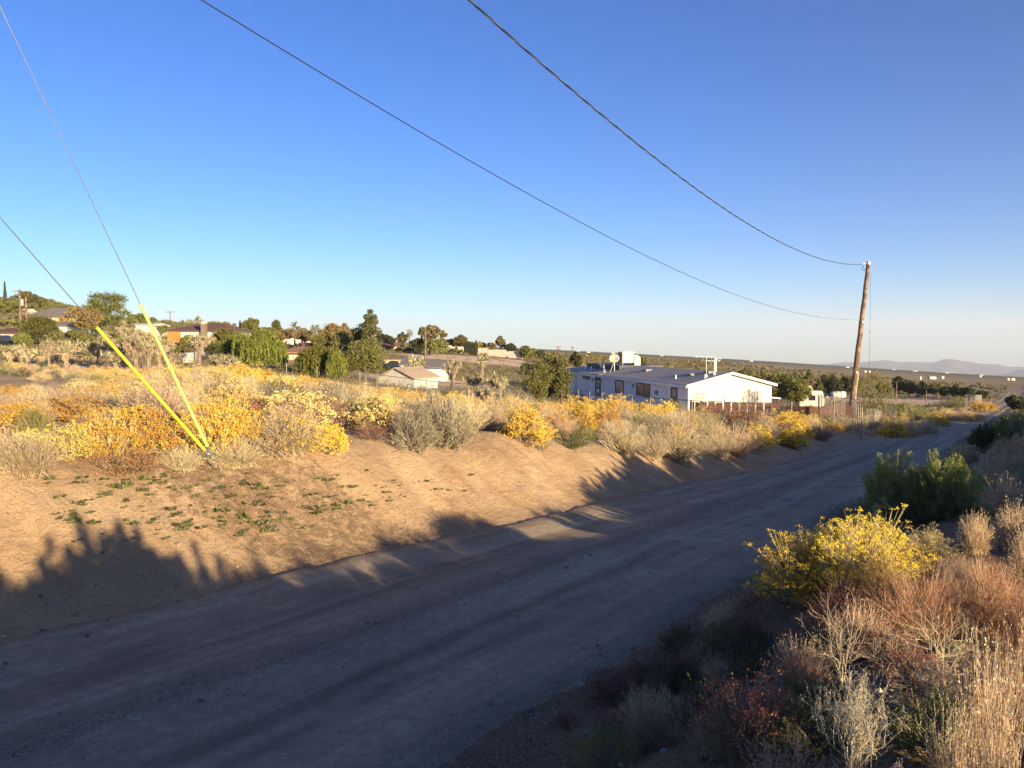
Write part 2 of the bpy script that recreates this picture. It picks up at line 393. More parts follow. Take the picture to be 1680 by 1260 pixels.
# ------------------------------------------------------------------ plants
def norm(a): return a / (np.linalg.norm(a, axis=-1, keepdims=True) + 1e-9)
def dome(n, rng, top=.05, low=1.35, width=1.0, flat=1.0):
    th = np.arccos(rng.uniform(math.cos(low), math.cos(top), n)); ph = rng.uniform(0, 2 * PI, n)
    return np.stack([np.sin(th) * np.cos(ph) * width, np.sin(th) * np.sin(ph) * width, np.cos(th) * flat], 1)
def stems_to(tips, rng, base=.09, k=4, rise=.5, wig=.03):
    n = len(tips); b = rng.normal(size=(n, 3)) * base; b[:, 2] = 0
    u = np.linspace(0, 1, k)[None, :, None]
    horiz = tips.copy(); horiz[:, 2] *= (1 - rise)
    ctrl = b * .5 + horiz * .55
    P = (1 - u) ** 2 * b[:, None] + 2 * u * (1 - u) * ctrl[:, None] + u ** 2 * tips[:, None]
    w = rng.normal(size=P.shape) * wig; w[:, 0] = 0
    P = P + w; P[:, 0, 2] = -.05; return P
def m_rabbit(seed, n=110, forks=4, fill=.9, cs=.038, per=7, w=.68, r0=.005, spread=.03, near=False, lean=(0, 0)):
    """returns (stem mesh, blossom mesh): a one metre high, about 1.35 m wide dome of stems topped with flower heads"""
    rng = np.random.default_rng(seed)
    lump = rng.uniform(.72, 1.05, 9); lp = rng.uniform(0, 2 * PI, 9)
    tips = dome(n, rng, .02, 1.4, w, 1.0)
    ph = np.arctan2(tips[:, 1], tips[:, 0])
    f = .78 + .22 * np.cos(ph * 2 + lp[0]) * lump[0] * .5 + .13 * np.sin(ph * 5 + lp[1]) + rng.normal(size=n) * .07
    tips = tips * f[:, None]; tips[:, 2] = np.maximum(tips[:, 2], .12)
    tips[:, 0] += lean[0] * tips[:, 2]; tips[:, 1] += lean[1] * tips[:, 2]
    P = stems_to(tips, rng)
    mb = MB(); mb.add(*tubes(P, np.linspace(r0 * 1.6, r0 * .8, 4)))
    src = np.repeat(P[:, 2], forks, 0); end = np.repeat(P[:, 3], forks, 0) + rng.normal(size=(n * forks, 3)) * np.array([.09, .09, .05])
    mid = (src + end) / 2 + norm(end * np.array([1, 1, .1])) * .012
    P2 = np.stack([src, mid, end], 1); mb.add(*tubes(P2, np.array([r0 * .8, r0 * .6, r0 * .45])))
    # fine straw leaves low on the stems
    k = n * 4; i = rng.integers(0, n, k); u = rng.uniform(.15, .95, k)[:, None]
    pts = P[i, 1] * (1 - u) + P[i, 3] * u + rng.normal(size=(k, 3)) * .03
    mb.add(*cards(pts, .075, .006, norm(P[i, 3] - P[i, 1]) + np.array([0, 0, .5]), .5, rng))
    e = end[rng.random(len(end)) < fill]
    C = np.repeat(e, per, 0) + rng.normal(size=(len(e) * per, 3)) * spread * np.array([1, 1, .7])
    fb = MB(); fb.add(*cards(C, cs, cs * .8, None, 1, rng))
    return mb.mesh('stem', M['straw_stem']), fb.mesh('blossom')
def m_straw(seed, n=420, w=.75, r0=.0035, low=1.25, heads=True):
    rng = np.random.default_rng(seed)
    tips = dome(n, rng, .02, low, w, 1.0) * rng.uniform(.55, 1.05, (n, 1)); tips[:, 2] = np.maximum(tips[:, 2], .1)
    P = stems_to(tips, rng, .12, 5, .25, .018); mb = MB(); mb.add(*tubes(P, np.linspace(r0 * 1.5, r0 * .5, 5)))
    k = n * 5; i = rng.integers(0, n, k); u = rng.uniform(.2, 1, k)[:, None]; pts = P[i, 1] * (1 - u) + P[i, 4] * u
    mb.add(*cards(pts, .11, .007, norm(P[i, 4] - P[i, 1]), .35, rng))
    hb = MB(); j = rng.integers(0, n, int(n * 3)); hp = P[j, 4] + rng.normal(size=(len(j), 3)) * np.array([.02, .02, .04])
    hb.add(*cards(hp, .03, .012, norm(P[j, 4] - P[j, 3]), .6, rng))
    return mb.mesh('stem'), hb.mesh('seed_head')
def m_leafshrub(seed, n=120, per=46, leaf=.04, lw=.014, w=.7, wisp=.22, r0=.006, up=1.2, low=1.35):
    """many upright leafy wisps on woody stems"""
    rng = np.random.default_rng(seed)
    tips = dome(n, rng, .02, low, w, 1.0) * rng.uniform(.62, 1.05, (n, 1)); tips[:, 2] = np.maximum(tips[:, 2], .12)
    P = stems_to(tips, rng, .08, 5, .35, .03); mb = MB(); mb.add(*tubes(P, np.linspace(r0 * 2.2, r0 * .6, 5)))
    i = np.repeat(np.arange(n), per); u = rng.uniform(0, 1, len(i))[:, None] ** .8
    d = norm(P[:, 4] - P[:, 2] + np.array([0, 0, .25 * up]))[i]
    pts = P[i, 4] - d * wisp * (1 - u) + rng.normal(size=(len(i), 3)) * (.012 + .04 * (1 - u)) 
    lb = MB(); lb.add(*cards(pts, leaf, lw, d * up, .55, rng))
    return mb.mesh('stem'), lb.mesh('foliage')
def m_twig(seed, levels=5, n0=13, L=.38, r0=.006, spread=.45, nod=2, lw=.009, up=.35, bud=.012, shrink=.70):
    """recursive bare branching"""
    rng = np.random.default_rng(seed); mb = MB(); hb = MB()
    p = rng.normal(size=(n0, 3)) * .03; p[:, 2] = -.03
    d = norm(dome(n0, rng, .05, 1.05)); r = np.full(n0, r0); Lc = L
    for lv in range(levels):
        n = len(p); k = 4; seg = np.zeros((n, k, 3)); seg[:, 0] = p; dd = d.copy()
        for j in range(1, k):
            dd = norm(dd + rng.normal(size=(n, 3)) * .17 + np.array([0, 0, .05])); seg[:, j] = seg[:, j - 1] + dd * (Lc / 3 * rng.uniform(.6, 1.2, (n, 1)))
        mb.add(*tubes(seg, r[:, None] * np.linspace(1, .78, k)[None]))
        if lv >= levels - 3:
            m = n * (3 if lv < levels - 1 else 6) * nod // 2; i = rng.integers(0, n, m); u = rng.integers(1, k, m)
            hb.add(*cards(seg[i, u] + rng.normal(size=(m, 3)) * .006, bud, lw, dd[i], .9, rng))
        if lv < levels - 1:
            br = 3 if lv < 2 else 2
            i = np.repeat(np.arange(n), br); at_ = np.where(np.arange(len(i)) % br == 0, 3, rng.integers(1, 4, len(i)))
            p = seg[i, at_]; d = norm(dd[i] + rng.normal(size=(len(i), 3)) * spread + np.array([0, 0, up * .25])); r = r[i] * .68; Lc *= shrink
    return mb.mesh('stem'), hb.mesh('bud')
def m_weed(seed, n=20, L=.075):
    rng = np.random.default_rng(seed); mb = MB()
    for c in range(rng.integers(3, 7)):
        cx, cy = rng.normal(size=2) * .07; k = n
        d = norm(dome(k, rng, .3, 1.5)); C = np.array([cx, cy, .012]) + d * L * rng.uniform(.3, .8, (k, 1)) * np.array([1, 1, .55])
        mb.add(*cards(C, L * .8, L * .22, d, .25, rng))
    return mb.mesh('low_weed')
def set_mat(me, m):
    me = me.copy(); me.materials.clear(); me.materials.append(m); return me

# ---- trees
def clump_cards(C, Rc, n, size, rng, axis=None, jit=1.0, asp=.6, shell=.35):
    i = rng.integers(0, len(C), n); d = norm(rng.normal(size=(n, 3)))
    rad = (shell + (1 - shell) * rng.random(n)[:, None] ** .5)
    P = C[i] + d * Rc[i][:, None] * rad * np.array([1, 1, .75])
    return cards(P, size, size * asp, None if axis is None else axis, jit, rng)
def limbs(mb, H, targets, r0, rng, split=.35, lean=(0, 0)):
    tr = [(0, 0, -.3), (lean[0] * .3, lean[1] * .3, H * split * .55), (lean[0], lean[1], H * split)]
    mb.tube(tr, [r0, r0 * .8, r0 * .62], 8)
    base = np.array(tr[-1])
    for t in targets:
        t = np.array(t); m = base * .5 + t * .5 + rng.normal(size=3) * np.linalg.norm(t - base) * .08
        m[2] += .05 * H; mb.tube([base, m, t], [r0 * .42, r0 * .28, r0 * .08], 5, False)
def tree(kind, x, top, wpx, depth, label, seed, leafm=None, dens=1.0, group=None, name=None, base=None):
    rng = np.random.default_rng(seed); g = atd(x, depth)
    H = max(1.2, zpix(top, depth) - g.z); W = wpx / FPX * depth * (1.22 if x < 480 and depth > 80 and kind not in ('cypress', 'palm') else 1)
    t = thing(name or {'palm': 'palm_tree', 'pine': 'pine_tree', 'cypress': 'cypress_tree', 'pepper': 'pepper_tree'}.get(kind, 'broadleaf_tree'), label, 'tree', g, rng.uniform(0, 6.28), group)
    tb = MB(); cb = MB(); sz = np.clip(depth * .0026, .10, .6)
    if kind in ('round', 'olive', 'airy', 'dark'):
        n = {'round': 34, 'olive': 30, 'airy': 17, 'dark': 34}[kind]
        lowz = {'airy': .42, 'olive': .25}.get(kind, .2)
        q = norm(rng.normal(size=(n, 3))) * rng.uniform(.35, .92, (n, 1)) ** .6
        C = np.stack([q[:, 0] * W * .42, q[:, 1] * W * .42, H * (lowz + (1 - lowz) * .48) + q[:, 2] * H * (1 - lowz) * .44], 1)
        Rc = rng.uniform(.13, .24, n) * min(W, H * 1.1) * (1.0 if kind != 'airy' else .85)
        over = C[:, 2] + Rc * .75 - H; C[:, 2] -= np.maximum(over, 0)
        C[0] = (0, 0, H - Rc[0] * .75)
        nc = int((2600 if kind != 'airy' else 1700) * dens * np.clip(W * H / 30, .5, 4) ** .5)
        cb.add(*clump_cards(C, Rc, nc, sz, rng))
        limbs(tb, H, C[::3], .035 * H, rng, lowz + .05)
        fm = {'airy': 'leaf_euc', 'olive': 'leaf_olive', 'dark': 'leaf_dark'}.get(kind, 'leaf_green')
    elif kind == 'pine':
        n = 58; u = rng.random(n) ** .8; ph = rng.uniform(0, 2 * PI, n); rr = np.sqrt(np.clip(1 - (u * 1.05 - .25) ** 2 / 1.1, .05, 1)) * (1 - .45 * u) * rng.uniform(.45, 1, n)
        C = np.stack([np.cos(ph) * rr * W * .5, np.sin(ph) * rr * W * .5, H * (.12 + .84 * u)], 1); Rc = rng.uniform(.09, .15, n) * W
        C[0] = (W * .02, 0, H - Rc[0] * .6); C[:, 2] = np.minimum(C[:, 2], H - Rc * .5)
        i = rng.integers(0, n, int(5200 * dens)); d = norm(rng.normal(size=(len(i), 3)) * np.array([1, 1, .35]))
        P = C[i] + d * Rc[i][:, None] * rng.uniform(.3, 1.1, (len(i), 1)); out = norm(C[i] * np.array([1, 1, 0]) + 1e-6)
        cb.add(*cards(P, sz * 1.5, sz * .35, out * .6 + np.array([0, 0, .9]), .5, rng)); fm = 'leaf_pine'
        tb.tube([(0, 0, -.3), (0, 0, H * .5), (W * .02, 0, H * .95)], [.03 * H, .02 * H, .005 * H], 8)
        for c in C[::2]: tb.tube([(0, 0, max(.1, c[2] - .1 * H)), c], [.008 * H, .002 * H], 4, False)
    elif kind == 'cypress':
        n = int(900 * dens); u = rng.random(n); ph = rng.uniform(0, 2 * PI, n); rr = np.sin(PI * np.clip(u * .93 + .07, 0, 1) ** .7) * W * .5 * rng.uniform(.5, 1, n)
        P = np.stack([np.cos(ph) * rr, np.sin(ph) * rr, H * (.04 + .96 * u)], 1); cb.add(*cards(P, sz * 1.3, sz * .4, np.array([[0, 0, 1.0]]), .4, rng)); fm = 'leaf_cypress'
        tb.tube([(0, 0, -.2), (0, 0, H * .8)], [.02 * H, .004 * H], 6)
    elif kind == 'pepper':
        n = 30; ph = rng.uniform(0, 2 * PI, n); rr = np.sqrt(rng.random(n)); C = np.stack([np.cos(ph) * rr * W * .42, np.sin(ph) * rr * W * .42, H * (.93 - .42 * rr ** 2 * rng.uniform(.7, 1.2, n))], 1)
        Rc = rng.uniform(.10, .17, n) * W; C[:, 2] = np.minimum(C[:, 2], H - Rc * .6)
        cb.add(*clump_cards(C, Rc, int(1900 * dens), sz, rng))
        ns = int(260 * dens); i = rng.integers(0, n, ns); s0 = C[i] + norm(rng.normal(size=(ns, 3))) * Rc[i][:, None] * np.array([1, 1, .3]); Ls = s0[:, 2] * rng.uniform(.35, .93, ns)
        j = np.repeat(np.arange(ns), 22); u = rng.random(len(j)); P = s0[j].copy(); P[:, 2] -= Ls[j] * u; P[:, :2] *= (1 + .06 * u)[:, None]; P += rng.normal(size=P.shape) * sz * .35
        cb.add(*cards(P, sz * 1.7, sz * .42, np.array([[0, 0, -1.3]]), .3, rng)); fm = 'leaf_pepper'
        limbs(tb, H, C[::3], .04 * H, rng, .35)
    elif kind == 'palm':
        cr = W * .5; tb.tube([(0, 0, -.3), (.02 * H, 0, H * .5), (.0, 0, H - cr * .8)], [.035 * H, .025 * H, .022 * H], 8)
        top_ = np.array([0, 0, H - cr * .8]); nf = 34
        for k in range(nf):
            a = rng.uniform(0, 2 * PI); el = rng.uniform(-.9, 1.35); d = np.array([math.cos(a) * math.cos(el), math.sin(a) * math.cos(el), math.sin(el)])
            e = top_ + d * cr; e[2] -= cr * .25 * math.cos(el); q = np.linspace(.35, 1, 9)[:, None]; P = top_ * (1 - q) + e * q; P[:, 2] += np.sin(q[:, 0] * PI) * cr * .12
            cb.add(*cards(np.repeat(P, 3, 0) + rng.normal(size=(27, 3)) * cr * .05, cr * .28, cr * .05, d, .5, rng))
        sk = rng.normal(size=(120, 3)) * np.array([.09, .09, .3]) * cr * 1.4 + top_ - np.array([0, 0, cr * .55])
        hb = MB(); hb.add(*cards(sk, cr * .3, cr * .05, np.array([[0, 0, -1.0]]), .3, rng)); hb.obj('dead_skirt', M['palm_skirt'], t); fm = 'leaf_palm'
    elif kind == 'wispy':
        n = 900; P0 = norm(rng.normal(size=(n, 3))) * rng.random((n, 1)) ** .33 * np.array([W * .5, W * .5, H * .45]) + np.array([0, 0, H * .55])
        cb.add(*cards(P0, sz * 2.4, sz * .28, np.array([[0, 0, .9]]), .6, rng)); cb.add(*cards(P0 + rng.normal(size=P0.shape) * .12, sz * .9, sz * .3, None, 1, rng))
        limbs(tb, H, P0[::45], .014 * H, rng, .12); fm = 'leaf_wispy'
    tb.obj('trunk', M['bark'], t, True); cb.obj('crown', M[leafm or fm], t)
    return t
def joshua(x, top, depth, label, seed, levels=2, spread=.6, wpx=None, group='Joshua trees in the open field', rmul=1.0, g=None):
    rng = np.random.default_rng(seed); g = g or atd(x, depth); H = max(1.0, zpix(top, depth) - g.z)
    t = thing('joshua_tree', label, 'tree', g, 0, group)
    tb = MB(); cb = MB(); th = MB(); ends = []; segs = []
    L0 = H * (.42 if levels > 0 else .75)
    def grow(p, d, L, r, lv):
        e = p + d * L; mid = (p + e) / 2 + rng.normal(size=3) * L * .07
        tb.tube([p, mid, e], [r, r * .88, r * .8], 7); segs.append((p, mid, r)); segs.append((mid, e, r * .85))
        if lv <= 0: ends.append((e, d)); return
        k = rng.integers(2, 4) + (1 if lv == levels else 0); a0 = rng.uniform(0, 6.28)
        for j in range(k):
            a = a0 + j * 2 * PI / k + rng.normal() * .3
            nd = norm(d * .65 + np.array([math.cos(a), math.sin(a), .35]) * spread * rng.uniform(.8, 1.3)); grow(e, nd, L * rng.uniform(.45, .72), r * .78, lv - 1)
    grow(np.array([0, 0, -.2]), norm(np.array([rng.normal() * .08, rng.normal() * .08, 1])), L0, .055 * H ** .6 * 1.5 * rmul, levels)
    zt = max(e[2] for e, d in ends) + .22; f = H / zt
    if wpx:
        W = wpx / FPX * depth; ww = max(max(abs(e[0]) for e, d in ends), max(abs(e[1]) for e, d in ends)) * 2 + .5; fx = W / ww
    else: fx = f
    bl = np.clip(depth * .006, .26, .6)
    for e, d in ends:
        n = 40; dd = norm(rng.normal(size=(n, 3)) + d * .9); cb.add(*cards(e + dd * bl * .5, bl * 1.15, bl * .13, dd, .12, rng))
        dd = norm(rng.normal(size=(26, 3)) - d * .9); th.add(*cards(e - d * bl * .5 + dd * bl * .25, bl * .8, bl * .10, dd - d * .6, .2, rng))
    for p, e, r in segs:
        n = 16; u = rng.random((n, 1)); dd = norm(rng.normal(size=(n, 3))); th.add(*cards(p * (1 - u) + e * u + dd * r, .3, .05, dd * .4 + np.array([0, 0, -1.0]), .3, rng))
    for nm, b, m in (('trunk', tb, 'joshua_bark'), ('crown', cb, 'joshua_leaf'), ('dead_thatch', th, 'joshua_thatch')):
        o = b.obj(nm, M[m], t); o.scale = (fx, fx, f)
    return t

def make_materials():
    M['straw_stem'] = leafy('dry_straw_stems', [(.30, .23, .13), (.44, .34, .20), (.56, .46, .29)], .15)
    M['grey_stem'] = leafy('grey_brown_stems', [(.14, .11, .085), (.24, .19, .14), (.33, .27, .2)], .1)
    M['bloom_gold'] = leafy('golden_blossom', [(.48, .29, .05), (.72, .46, .06), (.82, .58, .08), (.84, .66, .17)], .35)
    M['bloom_orange'] = leafy('orange_gold_blossom', [(.44, .25, .06), (.66, .38, .07), (.77, .49, .09), (.80, .60, .20)], .35)
    M['bloom_lemon'] = leafy('lemon_yellow_blossom', [(.52, .42, .12), (.74, .60, .15), (.80, .70, .28)], .35)
    M['bloom_fade'] = leafy('faded_tan_blossom', [(.50, .35, .14), (.68, .50, .20), (.76, .62, .32), (.76, .54, .12)], .3)
    M['straw'] = leafy('pale_dry_grass', [(.38, .29, .16), (.55, .44, .27), (.70, .60, .42)], .25)
    M['straw_rose'] = leafy('pinkish_dry_grass', [(.34, .21, .13), (.52, .35, .22), (.66, .49, .33)], .2)
    M['sage'] = leafy('grey_green_sage_leaf', [(.16, .15, .09), (.27, .25, .16), (.38, .34, .24)], .2)
    M['rust'] = leafy('rusty_buckwheat', [(.24, .10, .05), (.41, .19, .08), (.56, .31, .15)], .2)
    M['maroon'] = leafy('dark_red_buckwheat', [(.16, .055, .04), (.28, .10, .07), (.42, .19, .13)], .15)
    M['green_shrub'] = leafy('green_shrub_leaf', [(.14, .15, .03), (.27, .28, .06), (.40, .38, .11)], .3)
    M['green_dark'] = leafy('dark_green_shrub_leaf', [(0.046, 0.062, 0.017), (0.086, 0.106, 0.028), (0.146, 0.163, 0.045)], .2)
    M['weed'] = leafy('small_weed_leaf', [(.06, .07, .025), (.12, .13, .05), (.22, .20, .09)], .2, .7, .45)
    M['leaf_green'] = leafy('tree_leaf_green', [(0.077, 0.080, 0.023), (0.146, 0.145, 0.039), (0.231, 0.210, 0.059)], .25)
    M['leaf_olive'] = leafy('tree_leaf_olive', [(0.092, 0.102, 0.033), (0.169, 0.174, 0.052), (0.277, 0.246, 0.078)], .25)
    M['leaf_dark'] = leafy('tree_leaf_dark', [(.03, .035, .014), (.055, .06, .022), (.09, .09, .03)], .2)
    M['leaf_pine'] = leafy('pine_needles', [(0.054, 0.072, 0.018), (0.115, 0.123, 0.033), (0.200, 0.189, 0.052)], .2)
    M['leaf_cypress'] = leafy('cypress_needles', [(.03, .04, .018), (.06, .065, .03)], .15)
    M['leaf_pepper'] = leafy('pepper_tree_leaf', [(0.092, 0.109, 0.020), (0.169, 0.181, 0.033), (0.261, 0.254, 0.052)], .3)
    M['leaf_euc'] = leafy('grey_green_tree_leaf', [(0.108, 0.094, 0.039), (0.200, 0.167, 0.065), (0.323, 0.261, 0.117)], .25)
    M['leaf_brown'] = leafy('brownish_tree_leaf', [(0.154, 0.109, 0.039), (0.261, 0.189, 0.065), (0.369, 0.261, 0.104)], .25)
    M['leaf_palm'] = leafy('palm_frond', [(0.092, 0.087, 0.026), (0.200, 0.174, 0.052), (0.338, 0.261, 0.091)], .2)
    M['leaf_wispy'] = leafy('yellow_green_twigs', [(0.154, 0.160, 0.033), (0.261, 0.246, 0.052), (0.369, 0.334, 0.091)], .3)
    M['palm_skirt'] = leafy('dead_palm_fronds', [(.22, .15, .08), (.36, .26, .15)], .1)
    M['joshua_leaf'] = leafy('joshua_blades', [(.12, .12, .06), (.30, .27, .15), (.52, .44, .29)], .1)
    M['joshua_thatch'] = leafy('joshua_dead_leaves', [(.26, .19, .12), (.40, .31, .21), (.52, .43, .31)], .1)
    M['joshua_bark'] = plain('joshua_bark', (.30, .22, .15), (.14, .10, .07), .95, 9, .5)
    M['bark'] = plain('tree_bark', (.16, .115, .08), (.07, .05, .035), .95, 7, .5)
    M['litter'] = leafy('dead_weed_litter', [(.10, .06, .04), (.20, .13, .085), (.36, .27, .17)], .05)
# ------------------------------------------------------------------ camera, light, air
def camera_and_light():
    cd = bpy.data.cameras.new('camera'); cam = bpy.data.objects.new('camera', cd); COL.objects.link(cam)
    cd.sensor_width = 36; cd.lens = 36 * FPX / 1680; cd.clip_start = .05; cd.clip_end = 120000
    cam.location = (0, 0, CAM_Z); cam.rotation_euler = (PI / 2 + PITCH, 0, 0); scene.camera = cam
    az, el = math.radians(SUN_AZ), math.radians(SUN_EL)
    v = Vector((math.sin(az) * math.cos(el), math.cos(az) * math.cos(el), math.sin(el)))
    sd = bpy.data.lights.new('sun', 'SUN'); sd.energy = SUN_E; sd.angle = math.radians(.53); sd.color = SUN_C
    so = bpy.data.objects.new('sun', sd); COL.objects.link(so); so.rotation_euler = v.to_track_quat('Z', 'Y').to_euler(); so.location = (20, -20, 30)
    w = bpy.data.worlds.new('World'); scene.world = w; w.use_nodes = True; nt = w.node_tree; nt.nodes.clear()
    out = nt.nodes.new('ShaderNodeOutputWorld'); bg = nt.nodes.new('ShaderNodeBackground'); sky = nt.nodes.new('ShaderNodeTexSky')
    sky.sky_type = 'NISHITA'; sky.sun_disc = False; sky.sun_elevation = el; sky.sun_rotation = az
    sky.altitude = 1200; sky.air_density = SKY_AIR; sky.dust_density = SKY_DUST; sky.ozone_density = SKY_OZ
    tc = nt.nodes.new('ShaderNodeTexCoord'); ad = nt.nodes.new('ShaderNodeVectorMath'); ad.operation = 'ADD'; ad.inputs[1].default_value = (0, 0, .035)
    nm = nt.nodes.new('ShaderNodeVectorMath'); nm.operation = 'NORMALIZE'
    nt.links.new(tc.outputs['Generated'], ad.inputs[0]); nt.links.new(ad.outputs[0], nm.inputs[0]); nt.links.new(nm.outputs[0], sky.inputs[0])
    hs = nt.nodes.new('ShaderNodeHueSaturation'); hs.inputs['Saturation'].default_value = SKY_SAT; hs.inputs['Hue'].default_value = SKY_HUE
    nt.links.new(sky.outputs[0], hs.inputs['Color']); gm = nt.nodes.new('ShaderNodeGamma'); gm.inputs[1].default_value = SKY_GAMMA; nt.links.new(hs.outputs[0], gm.inputs[0]); nt.links.new(gm.outputs[0], bg.inputs[0]); bg.inputs[1].default_value = SKY_E
    nt.links.new(bg.outputs[0], out.inputs[0])
    vs = scene.view_settings; vs.view_transform = 'Standard'; vs.look = 'None'; vs.exposure = EXPO; vs.gamma = 1
    scene.cycles.max_bounces = 6; scene.cycles.diffuse_bounces = 3; scene.cycles.transparent_max_bounces = 12; scene.cycles.volume_bounces = 1
    scene.cycles.use_denoising = True
def haze():
    m = bpy.data.materials.new('valley_haze'); m.use_nodes = True; nt = m.node_tree; nt.nodes.clear()
    out = nt.nodes.new('ShaderNodeOutputMaterial'); v = nt.nodes.new('ShaderNodeVolumePrincipled')
    v.inputs['Color'].default_value = (.72, .77, .90, 1); v.inputs['Density'].default_value = HAZE; v.inputs['Anisotropy'].default_value = 0
    nt.links.new(v.outputs[0], out.inputs['Volume'])
    mb = MB(); mb.box(-23500, 23500, -23500, 23500, -1150, 620); o = mb.obj('haze', m); tag(o, kind='stuff')
# ------------------------------------------------------------------ built things
def wires_and_poles():
    wood = NT('weathered_creosote_pole'); v = objco(wood)
    st = wood.n('Mapping', {'Vector': v, 'Scale': (6, 6, .5)}).outputs[0]; n = wood.noise(st, 3, 6, .65); n2 = wood.noise(v, 2.2, 4)
    c = wood.ramp(n, [(.3, (.05, .032, .022)), (.5, (.145, .085, .052)), (.7, (.26, .165, .105))]); c = wood.mix(wood.ramp(n2, [(.5, 0.0), (.6, .8)]), c, (.27, .20, .14))
    M['pole_wood'] = wood.finish(c, .85, wood.bump(n, .6, .02))
    M['galv'] = plain('galvanised_steel', (.42, .42, .41), (.30, .30, .29), .45, 30, .1, .8)
    M['black_cable'] = plain('black_cable_jacket', (.028, .028, .03), (.018, .018, .02), .6)
    M['porcelain'] = plain('grey_insulator', (.35, .33, .31), None, .3)
    M['yellow'] = plain('yellow_guard_plastic', (.76, .71, .04), (.58, .52, .05), .6, 9, .15); M['yellow_sunlit'] = plain('sunlit_yellow_guard_plastic', (.72, .74, .18), (.58, .58, .16), .65, 9, .15)  # the right-hand guard's sunlit paleness is painted into its colour
    # far pole
    b = atd(1397, 64); D = b.y; topx = (1421 - 840) / FPX * D; tz = zpix(430, D)
    up = Vector((topx - b.x, 0, tz - b.z))
    t = thing('utility_pole', 'tall leaning brown wooden utility pole beside the dirt road, carrying two cables', 'utility pole', b)
    mb = MB(); k = 14; rr = random.Random(3)
    mb.tube([up * (i / (k - 1)) * 1.0 + Vector((rr.uniform(-.02, .02), 0, -.4 if i == 0 else 0)) for i in range(k)], [.245 - .09 * i / (k - 1) for i in range(k)], 16)
    mb.obj('shaft', M['pole_wood'], t, True)
    a = up * .992
    mb = MB(); mb.tube([a + Vector((0, -.05, 0)), a + Vector((-.42, -.05, -.02))], .03, 6); mb.tube([a + Vector((-.42, -.05, .05)), a + Vector((-.42, -.05, -.12))], .05, 6); mb.obj('cable_clamp', M['galv'], t, True)
    mb = MB(); lp = [a + Vector((-.35 - .18 * math.sin(q), -.06, -.1 - .5 * q / PI - 0.1 * math.sin(q))) for q in np.linspace(0, PI, 10)]; mb.tube(lp + [a + Vector((-.2, -.1, -.35))], .022, 6); mb.obj('cable_loop', M['black_cable'], t, True)
    for fz, ww in ((.62, .16), (.30, .2)): mb = MB(); q_ = up * fz; mb.box(-.035, .035, -.27 + fz * .05, -.20, -.08, .08, Matrix.Translation(q_)); mb.obj('pole_tag', M['galv'], t)
    mb = MB(); mb.tube([up * .985, up * 1.0 + Vector((0, 0, .02))], [.185, .17], 14); mb.obj('pole_cap', M['galv'], t)
    mb = MB(); mb.tube([up * .02 + Vector((.24, 0, 0)), up * .3 + Vector((.235, 0, 0))], .035, 6); mb.obj('conduit', M['galv'], t)
    a2 = up * ((690 - 525) / 260.)
    mb = MB(); mb.tube([a2 + Vector((-.1, -.05, 0)), a2 + Vector((-.32, -.05, 0))], .035, 6); mb.obj('bracket', M['galv'], t, True)
    # vertical guy on the road side of the pole
    w = thing('pole_guy', 'thin vertical guy wire hanging just right of the leaning wooden pole', 'guy wire', (topx + .10, D - .3, b.z - .2))
    mb = MB(); h = zpix(452, D) - b.z + .2; mb.tube([(0, 0, 0), (0.02, 0, h * .62), (-.02, .1, h)], .011, 5); mb.obj('wire', M['black_cable'], w, True)
    mb = MB(); mb.tube([(.018, 0, h * .60), (.018, 0, h * .60 + .3)], [.035, .05], 6); mb.obj('insulator', M['porcelain'], w, True)
    # near pole stands left of the frame; the guys and cables are made off on it
    P = Vector((-6.05, 4.7, gz(-6.05, 4.7)))
    t = thing('utility_pole', 'wooden utility pole just outside the frame, holding both cables and guys', 'utility pole', P)
    mb = MB(); mb.tube([(0, 0, -.4), (0, 0, 6), (0, 0, 12.1 - P.z)], [.2, .16, .12], 14); mb.obj('shaft', M['pole_wood'], t, True)
    # cables: vertical plane from the near pole to the far pole, sag fitted
    E = Vector((b.x, D, 0)); 
    def cable(pix, endz, far_off, label, r, twist):
        A = np.array([P.x, P.y]); Bv = np.array([b.x + far_off, D]); q = []
        for px, py in pix:
            k = (px - 840) / FPX; u = (k * A[1] - A[0]) / ((Bv[0] - A[0]) - k * (Bv[1] - A[1])); y = A[1] + u * (Bv[1] - A[1]); q.append((u, zpix(py, y)))
        q.append((1.0, endz)); U = np.array([a for a, _ in q]); Z = np.array([z for _, z in q]); wgt = np.ones(len(q)); wgt[-1] = 8
        cf = np.polyfit(U, Z, 3, w=wgt)
    
        us = np.linspace(0, 1, 500 if twist else 120); pts = np.stack([A[0] + us * (Bv[0] - A[0]), A[1] + us * (Bv[1] - A[1]), np.polyval(cf, us)], 1)
        t = thing('overhead_cable', label, 'cable', tuple(pts[0]))
        pts = pts - pts[0]
        if not twist:
            mb = MB(); mb.tube(pts, r, 6); mb.obj('conductor', M['black_cable'], t, True)
        else:
            L = np.concatenate([[0], np.cumsum(np.linalg.norm(np.diff(pts, axis=0), axis=1))])
            for j in range(3):
                ph = L / .55 * 2 * PI / 1.6 + j * 2 * PI / 3
                off = np.stack([-.83 * np.cos(ph) * 0 + np.cos(ph) * .83, -np.cos(ph) * .5, np.sin(ph)], 1) * r * 1.1
                mb = MB(); mb.tube(pts + off, r * (1.0 if j else .8), 5); mb.obj('conductor', M['black_cable'] if j else M['galv'], t, True)
    cable([(770, 0), (960, 165), (1180, 340), (1300, 408)], zpix(434, D), topx - b.x - .4, 'thick twisted cable, the upper of the two running to the pole top', .0115, True)
